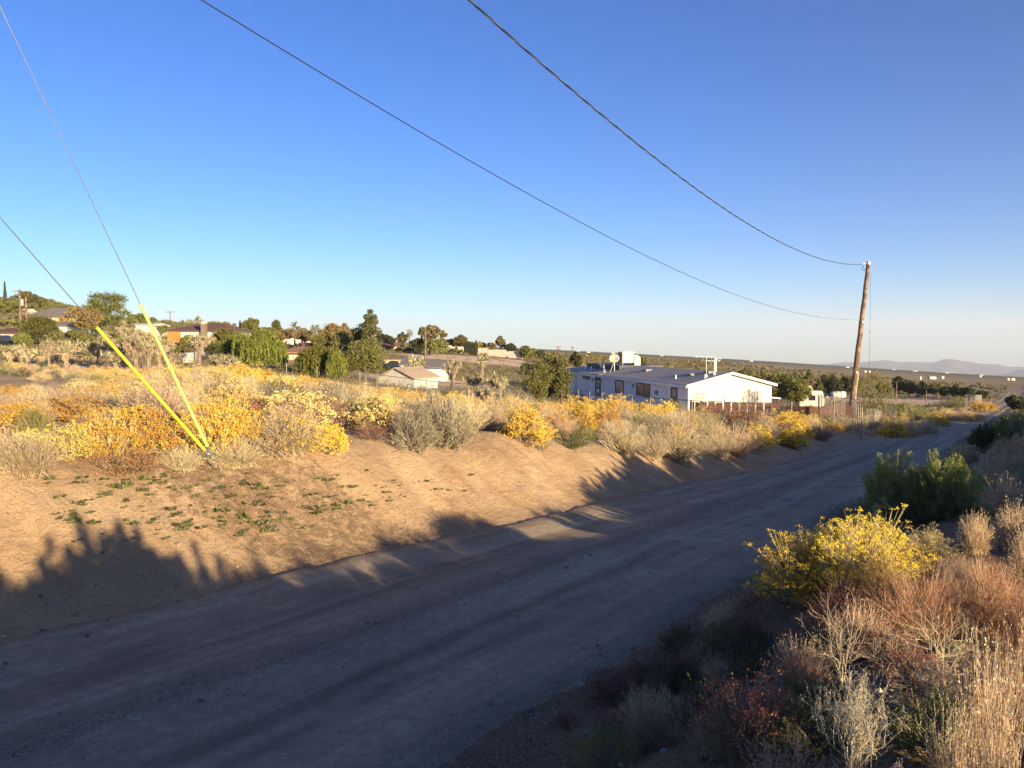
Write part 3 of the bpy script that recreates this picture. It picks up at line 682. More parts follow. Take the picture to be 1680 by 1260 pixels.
    cable([(340, 0), (560, 135), (800, 280), (1000, 390), (1200, 482), (1300, 512)], zpix(525, D), .63 * (topx - b.x) - .3, 'thin smooth cable, the lower of the two meeting the pole at mid height', .0075, False)
    # guys and their guards
    A = at(352, 770); A.z += .08
    t = thing('guy_anchor', 'steel anchor rod with clamps where both yellow guards meet the ground', 'guy anchor', (A.x, A.y, A.z - .1))
    di = (Vector((P.x, P.y, 9)) - A).normalized()
    mb = MB(); mb.tube([-di * .35, di * .22], .016, 8); mb.obj('rod', M['galv'], t, True)
    mb = MB()
    for j in range(10):
        q0, q1 = 2 * PI * j / 10, 2 * PI * (j + 1) / 10; c = di * .25; e = Vector((1, 0, .3)).normalized(); mb.tube([c + (di * math.cos(q0) + e * math.sin(q0)) * .05, c + (di * math.cos(q1) + e * math.sin(q1)) * .05], .012, 6)
    mb.obj('eye', M['galv'], t, True)
    for (px, py), (gx, gy), zt, lab in (((15, 0), (232, 490), 11.6, 'steep guy wire with pale yellow guard sleeve, the right-hand one at the anchor'), ((0, 347), (160, 540), 7.0, 'low-slanting guy wire with bright yellow guard sleeve, the left-hand one at the anchor')):
        k = (px - 840) / FPX; d0 = np.array([P.x - A.x, P.y - A.y]); u = (k * A.y - A.x) / (d0[0] - k * d0[1]); y = A.y + u * d0[1]; z = zpix(py, y); zP = A.z + (z - A.z) / u

        end = Vector((P.x, P.y, zP)); t = thing('guy_wire', lab, 'guy wire', A)
        v = end - A; dn = v.normalized()
        mb = MB(); mb.tube([dn * .12, v], .0055, 6); mb.obj('cable', M['galv'], t, True)
        kg = (gx - 840) / FPX; ug = (kg * A.y - A.x) / (d0[0] - kg * d0[1]); Lg = (v * ug).length
        mb = MB(); n = 14; side = dn.cross(Vector((0, 1, 0))).normalized(); up2 = side.cross(dn)
        prof = [(math.cos(q) * .0215, math.sin(q) * .0215) for q in np.linspace(.35, 2 * PI - .35, 11)]; prof += [(c * .8, s_ * .8) for c, s_ in prof[::-1]]
        V = []
        for i in range(n): V += [(dn * (.28 + (Lg - .28) * i / (n - 1)) + side * c * (1 - .12 * i / n) + up2 * s_ * (1 - .12 * i / n))[:] for c, s_ in prof]
        m = len(prof); F = [(i * m + j, i * m + (j + 1) % m, (i + 1) * m + (j + 1) % m, (i + 1) * m + j) for i in range(n - 1) for j in range(m)]
        mb.add(V, F); mb.obj('guard_sleeve', M['yellow_sunlit' if px else 'yellow'], t, True)
        mb = MB(); mb.tube([dn * .1, dn * .3], .02, 8); mb.tube([dn * .16, dn * .2], .03, 8); mb.obj('clamp', M['galv'], t, True)

def small_pole(x, top, depth, label, arms=1, trans=False, r=.14, double=False, lean=0, lamp=False, group=None):
    g = atd(x, depth); H = zpix(top, depth) - g.z
    t = thing('power_pole', label, 'utility pole', g, 0, group); k = max(r, depth * .0006)
    mb = MB(); mb.tube([(0, 0, -.3), (lean, 0, H)], [k * 1.25, k * .85], 8); mb.obj('shaft', M['pole_wood'] if depth < 300 else M['far_pole'], t, True)
    if double: mb = MB(); mb.tube([(.9, .4, -.3), (.9, .4, H * .8)], [k * 1.2, k * .9], 8); mb.obj('second_shaft', M['pole_wood'], t, True)
    for a in range(arms):
        mb = MB(); z = H - .35 - a * 1.5; w = 1.25 + k; mb.box(lean - w, lean + w, -.08, .08, z - k * .5, z + k * .5); mb.obj('crossarm', M['pole_wood'] if depth < 300 else M['far_pole'], t)
    if arms:
        for s_ in (-1.1, -.4, .4, 1.1):
            mb = MB(); mb.tube([(lean + s_, 0, H - .3), (lean + s_, 0, H)], k * .5, 6); mb.obj('insulator', M['porcelain'], t)
    if trans: mb = MB(); mb.tube([(lean + .45, -.1, H - 3.1), (lean + .45, -.1, H - 1.9)], .3, 10); mb.obj('transformer', M['porcelain'], t, True)
    if lamp: mb = MB(); mb.tube([(0, 0, H - 1.9), (-1.2, 0, H - 1.6), (-2.4, 0, H - 1.6)], .06, 6); mb.tube([(-2.4, 0, H - 1.65), (-3.1, 0, H - 1.7)], [.16, .12], 6); mb.obj('lamp_arm', M['galv'], t)

def window(mb_parent, origin, ux, x0, x1, z0, z1, out, frame=.07, glass='glass', fcol='trim_dark', mull=(1, 0), name='window', fr=.03):
    """framed opening standing 3 cm proud of a wall; ux horizontal unit vector, out outward unit vector"""
    ux = Vector(ux); out = Vector(out); o = Vector(origin); Z = Vector((0, 0, 1))
    def slab(mb, a0, a1, c0, c1, d0, d1):
        V = [(o + ux * a + Z * c + out * d)[:] for d in (d0, d1) for c in (c0, c1) for a in (a0, a1)]
        mb.add(V, [(0, 2, 3, 1), (4, 5, 7, 6), (0, 1, 5, 4), (2, 6, 7, 3), (0, 4, 6, 2), (1, 3, 7, 5)])
    w = MB(); slab(w, x0, x0 + frame, z0, z1, .002, fr + .02); slab(w, x1 - frame, x1, z0, z1, .002, fr + .02); slab(w, x0 + frame, x1 - frame, z1 - frame, z1, .002, fr + .02); slab(w, x0 + frame, x1 - frame, z0, z0 + frame, .002, fr + .02)
    for i in range(1, mull[0] + 1):
        c = x0 + (x1 - x0) * i / (mull[0] + 1); slab(w, c - frame * .3, c + frame * .3, z0 + frame, z1 - frame, .002, fr + .01)
    for i in range(1, mull[1] + 1):
        c = z0 + (z1 - z0) * i / (mull[1] + 1); slab(w, x0 + frame, x1 - frame, c - frame * .3, c + frame * .3, .002, fr + .006)
    wo = w.obj(name, M[fcol], mb_parent)
    g = MB(); slab(g, x0 + frame, x1 - frame, z0 + frame, z1 - frame, .001, .012); g.obj('pane', M[glass], wo)
    return wo

def main_house():
    th = math.radians(13.3); D0 = 62.0; c0 = atd(1130, D0); ez = zpix(632, D0); W, L = 7.4, 20.0; L2 = 35.0
    lo = min(gz(c0.x, c0.y), gz(c0.x + 6, c0.y + 3), gz(c0.x - 6, c0.y + 25)) - .6
    t = thing('mobile_home', 'long white and grey-blue ranch house with low shingle roof behind the brush', 'house', (c0.x, c0.y, ez), th)
    rise = .92; zb = lo - ez
    wall = NT('painted_panel_siding'); v = objco(wall); sx = wall.n('SeparateXYZ', {0: v})
    s1 = wall.math('FRACT', wall.math('MULTIPLY', sx.outputs[1], 1 / .41)); gr = wall.ramp(s1, [(0, .0), (.03, 1.0), (.97, 1.0), (1.0, 0.0)])
    nz = wall.noise(v, 1.2, 4); col = wall.mix(wall.ramp(nz, [(.3, 0.0), (.8, .4)]), (.80, .80, .79), (.70, .69, .67)); col = wall.mix(gr, (.38, .38, .38), col)
    M['siding'] = wall.finish(col, .7, wall.bump(gr, .6, .02))
    M['gable_paint'] = plain('cream_gable_paint', (.62, .60, .48), (.56, .54, .43), .75, 1.5, .05)
    sh = NT('grey_asphalt_shingle'); v = objco(sh); mp = sh.n('Mapping', {'Vector': v, 'Scale': (1, 1, 1)}).outputs[0]
    br = sh.n('TexBrick', {'Vector': sh.n('Mapping', {'Vector': v, 'Rotation': (0, 0, PI / 2)}).outputs[0], 'Color1': (.56, .43, .32, 1), 'Color2': (.66, .53, .41, 1), 'Mortar': (.12, .11, .10, 1), 'Scale': 1.0, 'Mortar Size': .012, 'Brick Width': .35, 'Row Height': .16})
    nn = sh.noise(v, .8, 5, .6); M['shingle'] = sh.finish(sh.mix(sh.ramp(nn, [(.35, 0.0), (.75, .45)]), br.outputs['Color'], (.40, .34, .28)), .95, sh.bump(br.outputs['Fac'], .3, .01))
    M['white_trim'] = plain('white_trim_paint', (.74, .73, .70), (.66, .65, .62), .6)
    M['trim_dark'] = plain('dark_window_frame', (.05, .035, .035), None, .5)
    M['glass'] = plain('dark_window_glass', (.03, .035, .04), (.02, .022, .026), .08, 2, 0, 0, .6)
    M['glass_curtain'] = plain('window_with_pale_curtain', (.42, .40, .36), (.16, .15, .14), .2, 5, 0, 0, .5)
    M['glass_warm'] = plain('window_painted_fence_reflection', (.30, .14, .09), (.05, .04, .04), .2, 7, 0, 0, .5)  # red-brown fence reflection painted into the pane colour
    M['tan_metal'] = plain('beige_metal', (.60, .54, .44), (.48, .42, .33), .5, 8, .1)
    M['grey_metal'] = plain('grey_metal', (.24, .23, .22), (.17, .165, .16), .5, 5, .1)
    M['dark_roof'] = plain('dark_membrane_roof', (.075, .08, .095), (.05, .055, .065), .6, 1.5, .1)
    # walls: near gable body and long body
    mb = MB(); g0 = [(0, 0, zb), (W, 0, zb), (W, 0, 0), (W / 2, 0, rise), (0, 0, 0)]
    mb.poly(g0); mb.obj('gable_wall', M['gable_paint'], t)
    mb = MB(); mb.poly([(0, L2, zb), (0, 0, zb), (0, 0, 0), (0, L2, 0)]); mb.poly([(W, 0, zb), (W, L, zb), (W, L, 0), (W, 0, 0)])
    mb.poly([(W, L, zb), (0, L, zb), (0, L, 0), (W / 2, L, rise), (W, L, 0)]); mb.poly([(W * .8, L, zb), (W * .8, L2, zb), (W * .8, L2, .3), (W * .8, L, .3)]); mb.poly([(W * .8, L2, zb), (0, L2, zb), (0, L2, 0), (W * .4, L2, .45), (W * .8, L2, 0)])
    mb.obj('side_wall', M['siding'], t)
    oh, ov, tk = .32, .35, .09
    def roofslab(mb, x0, z0, x1, z1, y0, y1):
        mb.prism([(x0, y0, z0), (x1, y0, z1), (x1, y0, z1 + tk), (x0, y0, z0 + tk)], (0, y1 - y0, 0))
    k = rise / (W / 2); mb = MB(); roofslab(mb, -oh, -oh * k + .012, W / 2, rise + .012, -ov, L + .15); roofslab(mb, W + oh, -oh * k + .012, W / 2 + .001, rise + .012, -ov, L + .15)
    rf = mb.obj('roof', M['shingle'], t)
    mb = MB(); roofslab(mb, -oh, -.03, W * .4, .47, L + .16, L2 + .3); roofslab(mb, W * .8 + oh, .02, W * .4, .475, L + .16, L2 + .3); mb.obj('rear_roof', M['shingle'], t)
    mb = MB(); mb.box(2.2, 7.3, L + .9, L2 - 3.4, .55, 1.0); mb.obj('roof_deck', M['dark_roof'], t)
    # barge boards, fascia, gutters
    for s_, nm in ((0, 0), (1, 1)):
        x0, x1 = (-oh - .02, W / 2) if s_ == 0 else (W + oh + .02, W / 2); z0 = -oh * k - .08
        mb = MB(); mb.prism([(x0, -ov - .035, z0), (x1, -ov - .035, rise - .07), (x1, -ov - .035, rise + .13), (x0, -ov - .035, z0 + .2)], (0, .032, 0)); mb.obj('barge_board', M['white_trim'], t)
    mb = MB(); mb.box(-oh - .055, -oh - .003, -ov, L2 + .3, -oh * k - .13, -oh * k + .07); mb.obj('fascia', M['siding'], t)
    mb = MB(); mb.poly([(-oh, -ov, -oh * k - .01), (-.0, -ov, -.0 - .01), (0, L2, -.01), (-oh, L2, -oh * k - .01)]); mb.obj('soffit', M['siding'], t)
    mb = MB(); mb.prism([(W + oh, -ov + .004, -oh * k - .012), (W / 2, -ov + .004, rise - .012), (W / 2, -ov + .004, rise - .06), (W + oh, -ov + .004, -oh * k - .06)], (0, ov - .03, 0)); mb.obj('gable_soffit', M['white_trim'], t)
    for cx_ in (-.03, W - .05): mb = MB(); mb.box(cx_, cx_ + .08, -.012, .09, zb, -.02); mb.obj('corner_board', M['white_trim'], t)
    for y in (4.1, 9.3, 14.4, 19.5, 24.6, 29.0): mb = MB(); mb.box(-.035, -.002, y, y + .09, zb, -.1); mb.obj('batten', M['trim_dark'] if y == 29.0 else M['siding'], t)
    def Ly(px): k_ = (px - 840) / FPX; return (c0.x - D0 * k_) / (math.sin(th) + math.cos(th) * k_)
    def zz(py, px):
        y = Ly(px); return zpix(py, D0 + y * math.cos(th)) - ez
    def lw(pa, pb, ya, yb, **kw):
        ymid = (Ly(pa) + Ly(pb)) / 2; return window(t, (0, 0, 0), (0, -1, 0), -Ly(pa), -Ly(pb), zz(yb, (pa + pb) / 2), min(zz(ya, (pa + pb) / 2), -.18), (-1, 0, 0), **kw)
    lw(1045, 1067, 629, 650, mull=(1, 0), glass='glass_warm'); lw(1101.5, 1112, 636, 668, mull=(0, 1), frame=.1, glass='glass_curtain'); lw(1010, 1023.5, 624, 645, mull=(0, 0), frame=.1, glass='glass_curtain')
    lw(957, 968.5, 616, 622, mull=(1, 0), glass='glass')
    d = lw(977, 986, 618, 650, mull=(0, 0), frame=.35, name='door', glass='white_trim'); y = Ly(981.5)
    for z_ in (-.55, -.95, -1.35): mb = MB(); mb.box(-.05, -.03, y - .28, y + .28, z_ - .14, z_ + .14); mb.obj('door_pane', M['glass'], d)
    mb = MB(); mb.box(-.12, -.02, Ly(1080), Ly(1076), zz(647, 1078), zz(641, 1078)); mb.obj('vent_hood', M['grey_metal'], t)
    for px in (974, 1041): y = Ly(px); mb = MB(); mb.tube([(-.02, y, -.55), (-.16, y, -.55), (-.16, y, -.8)], .06, 6); mb.obj('wall_lamp', M['trim_dark'], t)
    def Gx(px): k_ = (px - 840) / FPX; return (D0 * k_ - c0.x) / (math.cos(th) - math.sin(th) * k_)
    def gw(pa, pb, ya, yb, **kw):
        x = (Gx(pa) + Gx(pb)) / 2; d = D0 + x * math.sin(th); return window(t, (0, 0, 0), (1, 0, 0), Gx(pa), Gx(pb), zpix(yb, d) - ez, zpix(ya, d) - ez, (0, -1, 0), fcol='white_trim', **kw)
    gw(1137, 1158, 642, 657, mull=(1, 0), frame=.09, glass='glass_curtain'); gw(1184.5, 1194.5, 643, 665, mull=(2, 3), frame=.12, glass='glass'); gw(1231, 1246, 640, 668, mull=(2, 0), frame=.08, glass='glass_curtain')
    # right side porch
    mb = MB(); mb.prism([(W, 1.2, -1.15), (W + 1.7, 1.2, -1.35), (W + 1.7, 1.2, -1.25), (W, 1.2, -1.05)], (0, 3, 0)); mb.obj('porch_roof', M['white_trim'], t)
    for x_ in (W + .9, W + 1.6): mb = MB(); mb.box(x_ - .06, x_ + .06, 1.3, 1.42, zb, -1.33); mb.obj('porch_post', M['rail_red'], t)
    # roof vents (pipes and hoods) as parts of the roof
    def rz(x): return min(x, W - x) * k + .1
    for px, x in ((1109, .9), (1157, 1.7), (1172, 2.9), (1135, 2.2), (1063, 2.4), (1165, 3.2)):
        kk = (px - 840) / FPX; y = (c0.x + x * math.cos(th) - kk * (D0 + x * math.sin(th))) / (math.sin(th) + math.cos(th) * kk)
        mb = MB(); z = rz(x)
        if px in (1135, 1063, 1165): mb.box(x - .35, x + .3, y - .4, y + .4, z - .12, z + .13); mb.obj('roof_vent', M['grey_metal'], rf)
        else: mb.tube([(x, y, z - .15), (x, y, z + .32)], .06, 8); mb.tube([(x, y, z - .1), (x, y, z + .04)], [.14, .07], 8); mb.obj('vent_pipe', M['white_trim'], rf, True)
    for px in (960, 970):
        x = 1.2; kk = (px - 840) / FPX; y = (c0.x + x * math.cos(th) - kk * (D0 + x * math.sin(th))) / (math.sin(th) + math.cos(th) * kk); mb = MB(); mb.tube([(x, y, .1), (x, y, .75)], .09, 8); mb.obj('vent_pipe', M['white_trim'], rf, True)
    x, y = 3.5, 2.2; mb = MB(); mb.tube([(x, y, rz(x) - .2), (x, y, rz(x) + 1.0)], .10, 10); mb.tube([(x, y, rz(x) + 1.0), (x, y, rz(x) + 1.15)], .16, 10); mb.obj('flue', M['white_trim'], rf, True)
    # things standing on the roof
    R = Matrix.Translation((c0.x, c0.y, ez)) @ rotz(th)
    def on(px, x, z):
        kk = (px - 840) / FPX; y = (c0.x + x * math.cos(th) - kk * (D0 + x * math.sin(th))) / (math.sin(th) + math.cos(th) * kk); return R @ Vector((x, y, z))
    q = on(1027, 3.3, rz(3.3)); t2 = thing('swamp_cooler', 'boxy beige evaporative cooler on the roof ridge, louvred and open sided', 'air cooler', q, th)
    mb = MB(); mb.box(-.65, .65, -.65, .65, .35, 1.45); mb.obj('cabinet', M['tan_metal'], t2)
    mb = MB(); mb.box(-.72, .72, -.72, .72, 1.452, 1.53); mb.obj('lid', M['tan_metal'], t2)
    for i in range(9): mb = MB() if i == 0 else mb; mb.box(-.69, -.652, -.58, .58, .42 + i * .11, .48 + i * .11)
    mb.obj('louvre', M['grey_metal'], t2)
    mb = MB(); mb.prism([(.66, -.8, .0), (1.35, -.8, 0.0), (1.35, -.8, .9), (1.0, -.8, 1.2), (.66, -.8, 1.2)], (0, .8, 0)); mb.obj('duct', M['tan_metal'], t2)
    for sx in (-.65, .65):
        for sy in (-.65, .65): mb = MB(); mb.box(sx - .04, sx + .04, sy - .04, sy + .04, -.3, .35); mb.obj('leg', M['grey_metal'], t2)
    for (px, x, rr, mast, aim, lab) in ((991, .55, .36, .75, (-.9, -.35, .35), 'smaller white satellite dish near the roof edge, left of the bigger one'), (1008, 1.3, .48, 1.25, (-.25, -.9, .45), 'larger round beige satellite dish on a braced mast on the roof')):
        q = on(px, x, rz(x)); t2 = thing('satellite_dish', lab, 'satellite dish', q, 0)
        mb = MB(); mb.tube([(0, 0, -.1), (0, 0, mast)], .035, 8); mb.tube([(-.5 if rr > .4 else .2, -.2, -.12), (0, 0, mast * .8)], .02, 6); mb.obj('mast', M['white_trim'], t2, True)
        a = Vector(aim).normalized(); e = a.cross(Vector((0, 0, 1))).normalized(); f = e.cross(a); c = Vector((0, 0, mast)) + a * .1
        V = [c[:]]; F = []
        for i in range(1, 6):
            for j in range(20): q_ = 2 * PI * j / 20; ri = rr * i / 5; V.append((c + (e * math.cos(q_) * 1.15 + f * math.sin(q_)) * ri + a * (ri ** 2 * .35 / rr))[:])
        mb = MB(); b0 = 1
        mb.add(V, [(0, b0 + j, b0 + (j + 1) % 20) for j in range(20)]); mb.add(V, [(1 + i * 20 + j, 1 + (i + 1) * 20 + j, 1 + (i + 1) * 20 + (j + 1) % 20, 1 + i * 20 + (j + 1) % 20) for i in range(4) for j in range(20)])
        do = mb.obj('reflector', M['tan_metal'], t2, True); sm = do.modifiers.new('thick', 'SOLIDIFY'); sm.thickness = .02
        mb = MB(); mb.tube([c - f * rr, c + a * rr * 1.1], .015, 6); mb.box(-.06, .06, -.06, .06, -.05, .05, Matrix.Translation(c + a * rr * 1.15)); mb.obj('feed_arm', M['grey_metal'], t2)
    def antenna(px, x, h, boom, els, lab, rot):
        q = on(px, x, rz(x)); t2 = thing('tv_antenna', lab, 'antenna', q, rot)
        mb = MB(); mb.tube([(0, 0, -.1), (0, 0, h)], .022, 6); mb.tube([(0, 0, -.1), (0, 0, .25)], [.14, .05], 8); mb.obj('mast', M['white_trim'], t2, True)
        mb = MB(); mb.tube([(-boom * .62, 0, h - .1), (boom * .38, 0, h - .1)], .03, 6); mb.obj('boom', M['white_trim'], t2, True)
        mb = MB()
        for s_, l in els: mb.tube([(s_, -l, h - .1 + .0), (s_, l, h - .1)], .014, 5)
        for s_, l in els[:3]: mb.tube([(-.15, 0, h - .1), (-.15 - l * .4, 0, h - .1 + l * .8)], .014, 5); mb.tube([(-.15, 0, h - .1), (-.15 - l * .4, 0, h - .1 - l * .7)], .014, 5)
        mb.obj('element', M['white_trim'], t2, True)
    antenna(1159, 2.0, 1.75, 1.7, [(-1.0, .5), (-.6, .6), (-.2, .7), (.2, .5), (.5, .4)], 'white television aerial with a spiky fan on the long shingle roof', 0)
    antenna(1172, 2.7, 1.25, 1.3, [(-.7, .4), (-.3, .45), (.2, .4)], 'simple white television aerial right of the spiky one on the roof', .2)
    # cooler box by the far wall
    q = on(919, -.6, 0); q.z = gz(q.x, q.y) - .1; t2 = thing('wall_heat_pump', 'dark boxy cooling unit standing at the far left end of the long house', 'air conditioner', q, th); h = zpix(640, q.y) - q.z
    mb = MB(); mb.box(-.4, .3, -.5, .5, 0, h); mb.obj('cabinet', M['grey_metal'], t2); mb = MB()
    for i in range(6): mb.box(-.43, -.402, -.42, .42, .2 + i * h * .13, .26 + i * h * .13)
    mb.obj('grille', M['trim_dark'], t2)

def chain_fence(pts, h, label, rail=True, step=3.0, pr=.03, mesh_alpha=.78, group=None, wood=False):
    """pts = ground points; posts at the given points and in between"""
    P = []
    for a, b in zip(pts[:-1], pts[1:]):
        n = max(1, round((b - a).length / step))
        for i in range(n): q = a.lerp(b, i / n); P.append(Vector((q.x, q.y, gz(q.x, q.y))))
    P.append(Vector((pts[-1].x, pts[-1].y, gz(pts[-1].x, pts[-1].y))))
    o = P[0].copy(); t = thing('wire_fence', label, 'fence', o, 0, group); P = [p - o for p in P]; up = Vector((0, 0, 1))
    for p in P[:100]: mb = MB(); mb.tube([p - up * .2, p + up * (h + .08)], pr, 6); mb.obj('post', M['fence_post'], t, True)
    if rail: mb = MB(); mb.tube([p + up * h for p in P], pr * .8, 6); mb.obj('rail', M['fence_post'], t, True)
    if mesh_alpha < 1:
        mb = MB()
        for a, b in zip(P[:-1], P[1:]): mb.poly([a + up * .03, b + up * .03, b + up * (h - .02), a + up * (h - .02)])
        mb.obj('wire_mesh', M['chain_link'], t)
    return t
def board_fence(pts, h, label, board=.14, gap=.0, mat='rail_red', seed=1):
    rr = random.Random(seed); o = Vector((pts[0].x, pts[0].y, gz(pts[0].x, pts[0].y))); t = thing('board_fence', label, 'fence', o)
    mb = MB(); rb = MB()
    for a, b in zip(pts[:-1], pts[1:]):
        d = (b - a); d.z = 0; n = int(d.length / (board + gap)); ang = math.atan2(d.y, d.x)
        for i in range(n):
            q = a.lerp(b, i / n); z = gz(q.x, q.y); Mx = Matrix.Translation((q.x - o.x, q.y - o.y, z - o.z)) @ rotz(ang)
            mb.box(0, board * .93, -.012 + rr.uniform(-.006, .006), .012, -.1, h + rr.uniform(-.03, .02), Mx)
        for i in range(max(1, int(d.length / 2.4)) + 1):
            q = a.lerp(b, min(1, i * 2.4 / d.length)); z = gz(q.x, q.y); p = MB(); p.box(-.05, .05, .035, .135, -.2, h + .05, Matrix.Translation((q.x - o.x, q.y - o.y, z - o.z)) @ rotz(ang)); p.obj('post', M[mat], t)
    mb.obj('board_panel', M[mat], t); return t

def house(x0, x1, eave, ridge, depth, label, wall='wall_beige', roof='roof_brown', long_=8, rot=0, hip=0, wins=(), name='house', cat='house', parapet=None, oh=.4, wz=(.35, .75), gable_front=False, winmat='glass', overlap=0):
    """a house whose front wall spans pixel columns x0..x1 at the given depth"""
    xm = (x0 + x1) / 2; g = atd(xm, depth); W = (x1 - x0) / FPX * depth / max(.5, math.cos(rot)); H = zpix(eave, depth) - g.z; R = zpix(ridge, depth) - zpix(eave, depth)
    t = thing(name, label, cat, g, rot); w2 = W / 2; lo = -1.2
    mb = MB()
    if gable_front:
        mb.poly([(-w2, 0, lo), (w2, 0, lo), (w2, 0, H), (0, 0, H + R), (-w2, 0, H)]); mb.poly([(w2, long_, lo), (-w2, long_, lo), (-w2, long_, H), (0, long_, H + R), (w2, long_, H)])
        for s_ in (-1, 1): mb.poly([(s_ * w2, long_, lo), (s_ * w2, 0, lo), (s_ * w2, 0, H), (s_ * w2, long_, H)][::s_])
    else:
        mb.box(-w2, w2, 0, long_, lo, H)
    mb.obj('wall', M[wall], t)
    mb = MB(); k = .12
    if gable_front:
        for s_ in (-1, 1): sl = R / w2; mb.prism([(s_ * (w2 + oh), -oh, H - oh * sl + .01), (0, -oh, H + R + .01), (0, -oh, H + R + k), (s_ * (w2 + oh), -oh, H - oh * sl + k)], (0, long_ + 2 * oh, 0))
    elif R > .25:
        m = long_ / 2; b = [(-w2 - oh, -oh, H + .01), (w2 + oh, -oh, H + .01), (w2 + oh, long_ + oh, H + .01), (-w2 - oh, long_ + oh, H + .01)]; r0 = (-w2 - oh + hip, m, H + R); r1 = (w2 + oh - hip, m, H + R)
        mb.add(b + [r0, r1], [(0, 1, 5, 4), (2, 3, 4, 5)]); mb.add(b + [r0, r1], [(1, 2, 5), (3, 0, 4)]); mb.poly([(b[i][0], b[i][1], b[i][2] - .14) for i in (3, 2, 1, 0)])
        for i in range(4): a, c = b[i], b[(i + 1) % 4]; mb.poly([(a[0], a[1], a[2] - .14), (c[0], c[1], c[2] - .14), c, a])
    else: mb.box(-w2 - oh * .5, w2 + oh * .5, -oh * .5, long_ + oh * .5, H + .002, H + .2)
    mb.obj('roof', M[roof], t)
    for (a, b) in wins: window(t, (0, 0, 0), (1, 0, 0), -w2 + W * a, -w2 + W * b, H * wz[0], H * wz[1], (0, -1, 0), frame=.12, fcol='white_trim', glass=winmat, mull=(0, 0))
    return t
# ------------------------------------------------------------------ the settlement behind the brush
def paint_materials():
    for n, c, c2 in (('wall_beige', (.66, .58, .42), None), ('wall_white', (.58, .56, .50), None), ('wall_orange', (.62, .19, .05), (.5, .14, .04)), ('wall_cream', (.56, .51, .37), None), ('wall_yellow', (.66, .58, .30), None), ('wall_tan', (.55, .38, .20), None), ('wall_grey', (.42, .41, .38), None), ('wall_block', (.62, .52, .42), (.5, .42, .34))):
        M[n] = plain(n, c, c2, .85, 1.2, .1)
    for n, c in (('roof_brown', (.17, .095, .075)), ('roof_red', (.24, .10, .07)), ('roof_grey', (.22, .19, .17)), ('roof_tan', (.46, .35, .25)), ('roof_pale', (.55, .53, .48)), ('roof_terracotta', (.36, .19, .12))):
        M[n] = plain(n, c, None, .9, 3, .3)
    t = NT('weathered_redwood_boards'); v = objco(t); n = t.noise(t.n('Mapping', {'Vector': v, 'Scale': (7, 7, .8)}).outputs[0], 2, 4)
    M['rail_red'] = t.finish(t.ramp(n, [(.3, (.09, .04, .028)), (.6, (.19, .085, .055)), (.8, (.28, .15, .10))]), .85)
    M['fence_post'] = plain('galvanised_fence_pipe', (.28, .25, .22), (.20, .18, .16), .5, 9, 0, .4)
    t = NT('chain_link_mesh'); b = t.n('BsdfPrincipled', {'Base Color': (.40, .38, .34, 1), 'Roughness': .5, 'Metallic': .4}); tr = t.n('BsdfTransparent')
    v = objco(t); s = t.n('SeparateXYZ', {0: v}); h = t.math('ADD', s.outputs[0], s.outputs[1])
    a = t.math('FRACT', t.math('MULTIPLY', t.math('ADD', h, s.outputs[2]), 14)); c = t.math('FRACT', t.math('MULTIPLY', t.math('SUBTRACT', h, s.outputs[2]), 14))
    k = t.math('MAXIMUM', t.math('LESS_THAN', a, .10), t.math('LESS_THAN', c, .10))
    mx = t.n('MixShader', {0: k, 1: tr.outputs[0], 2: b.outputs[0]}); t.t.links.new(mx.outputs[0], t.out.inputs[0]); M['chain_link'] = t.m
    M['car_black'] = plain('black_car_paint', (.012, .012, .015), None, .25, 1, 0, 0, .6)
    M['tyre'] = plain('tyre_rubber', (.02, .02, .02), None, .9)
    M['far_pole'] = plain('far_pole_wood', (.14, .09, .06))
    M['rock'] = plain('pale_granite', (.46, .42, .37), (.26, .22, .19), .9, 9, .6)
    M['rock_dark'] = plain('brown_stone', (.24, .18, .14), (.12, .09, .07), .9, 12, .6)

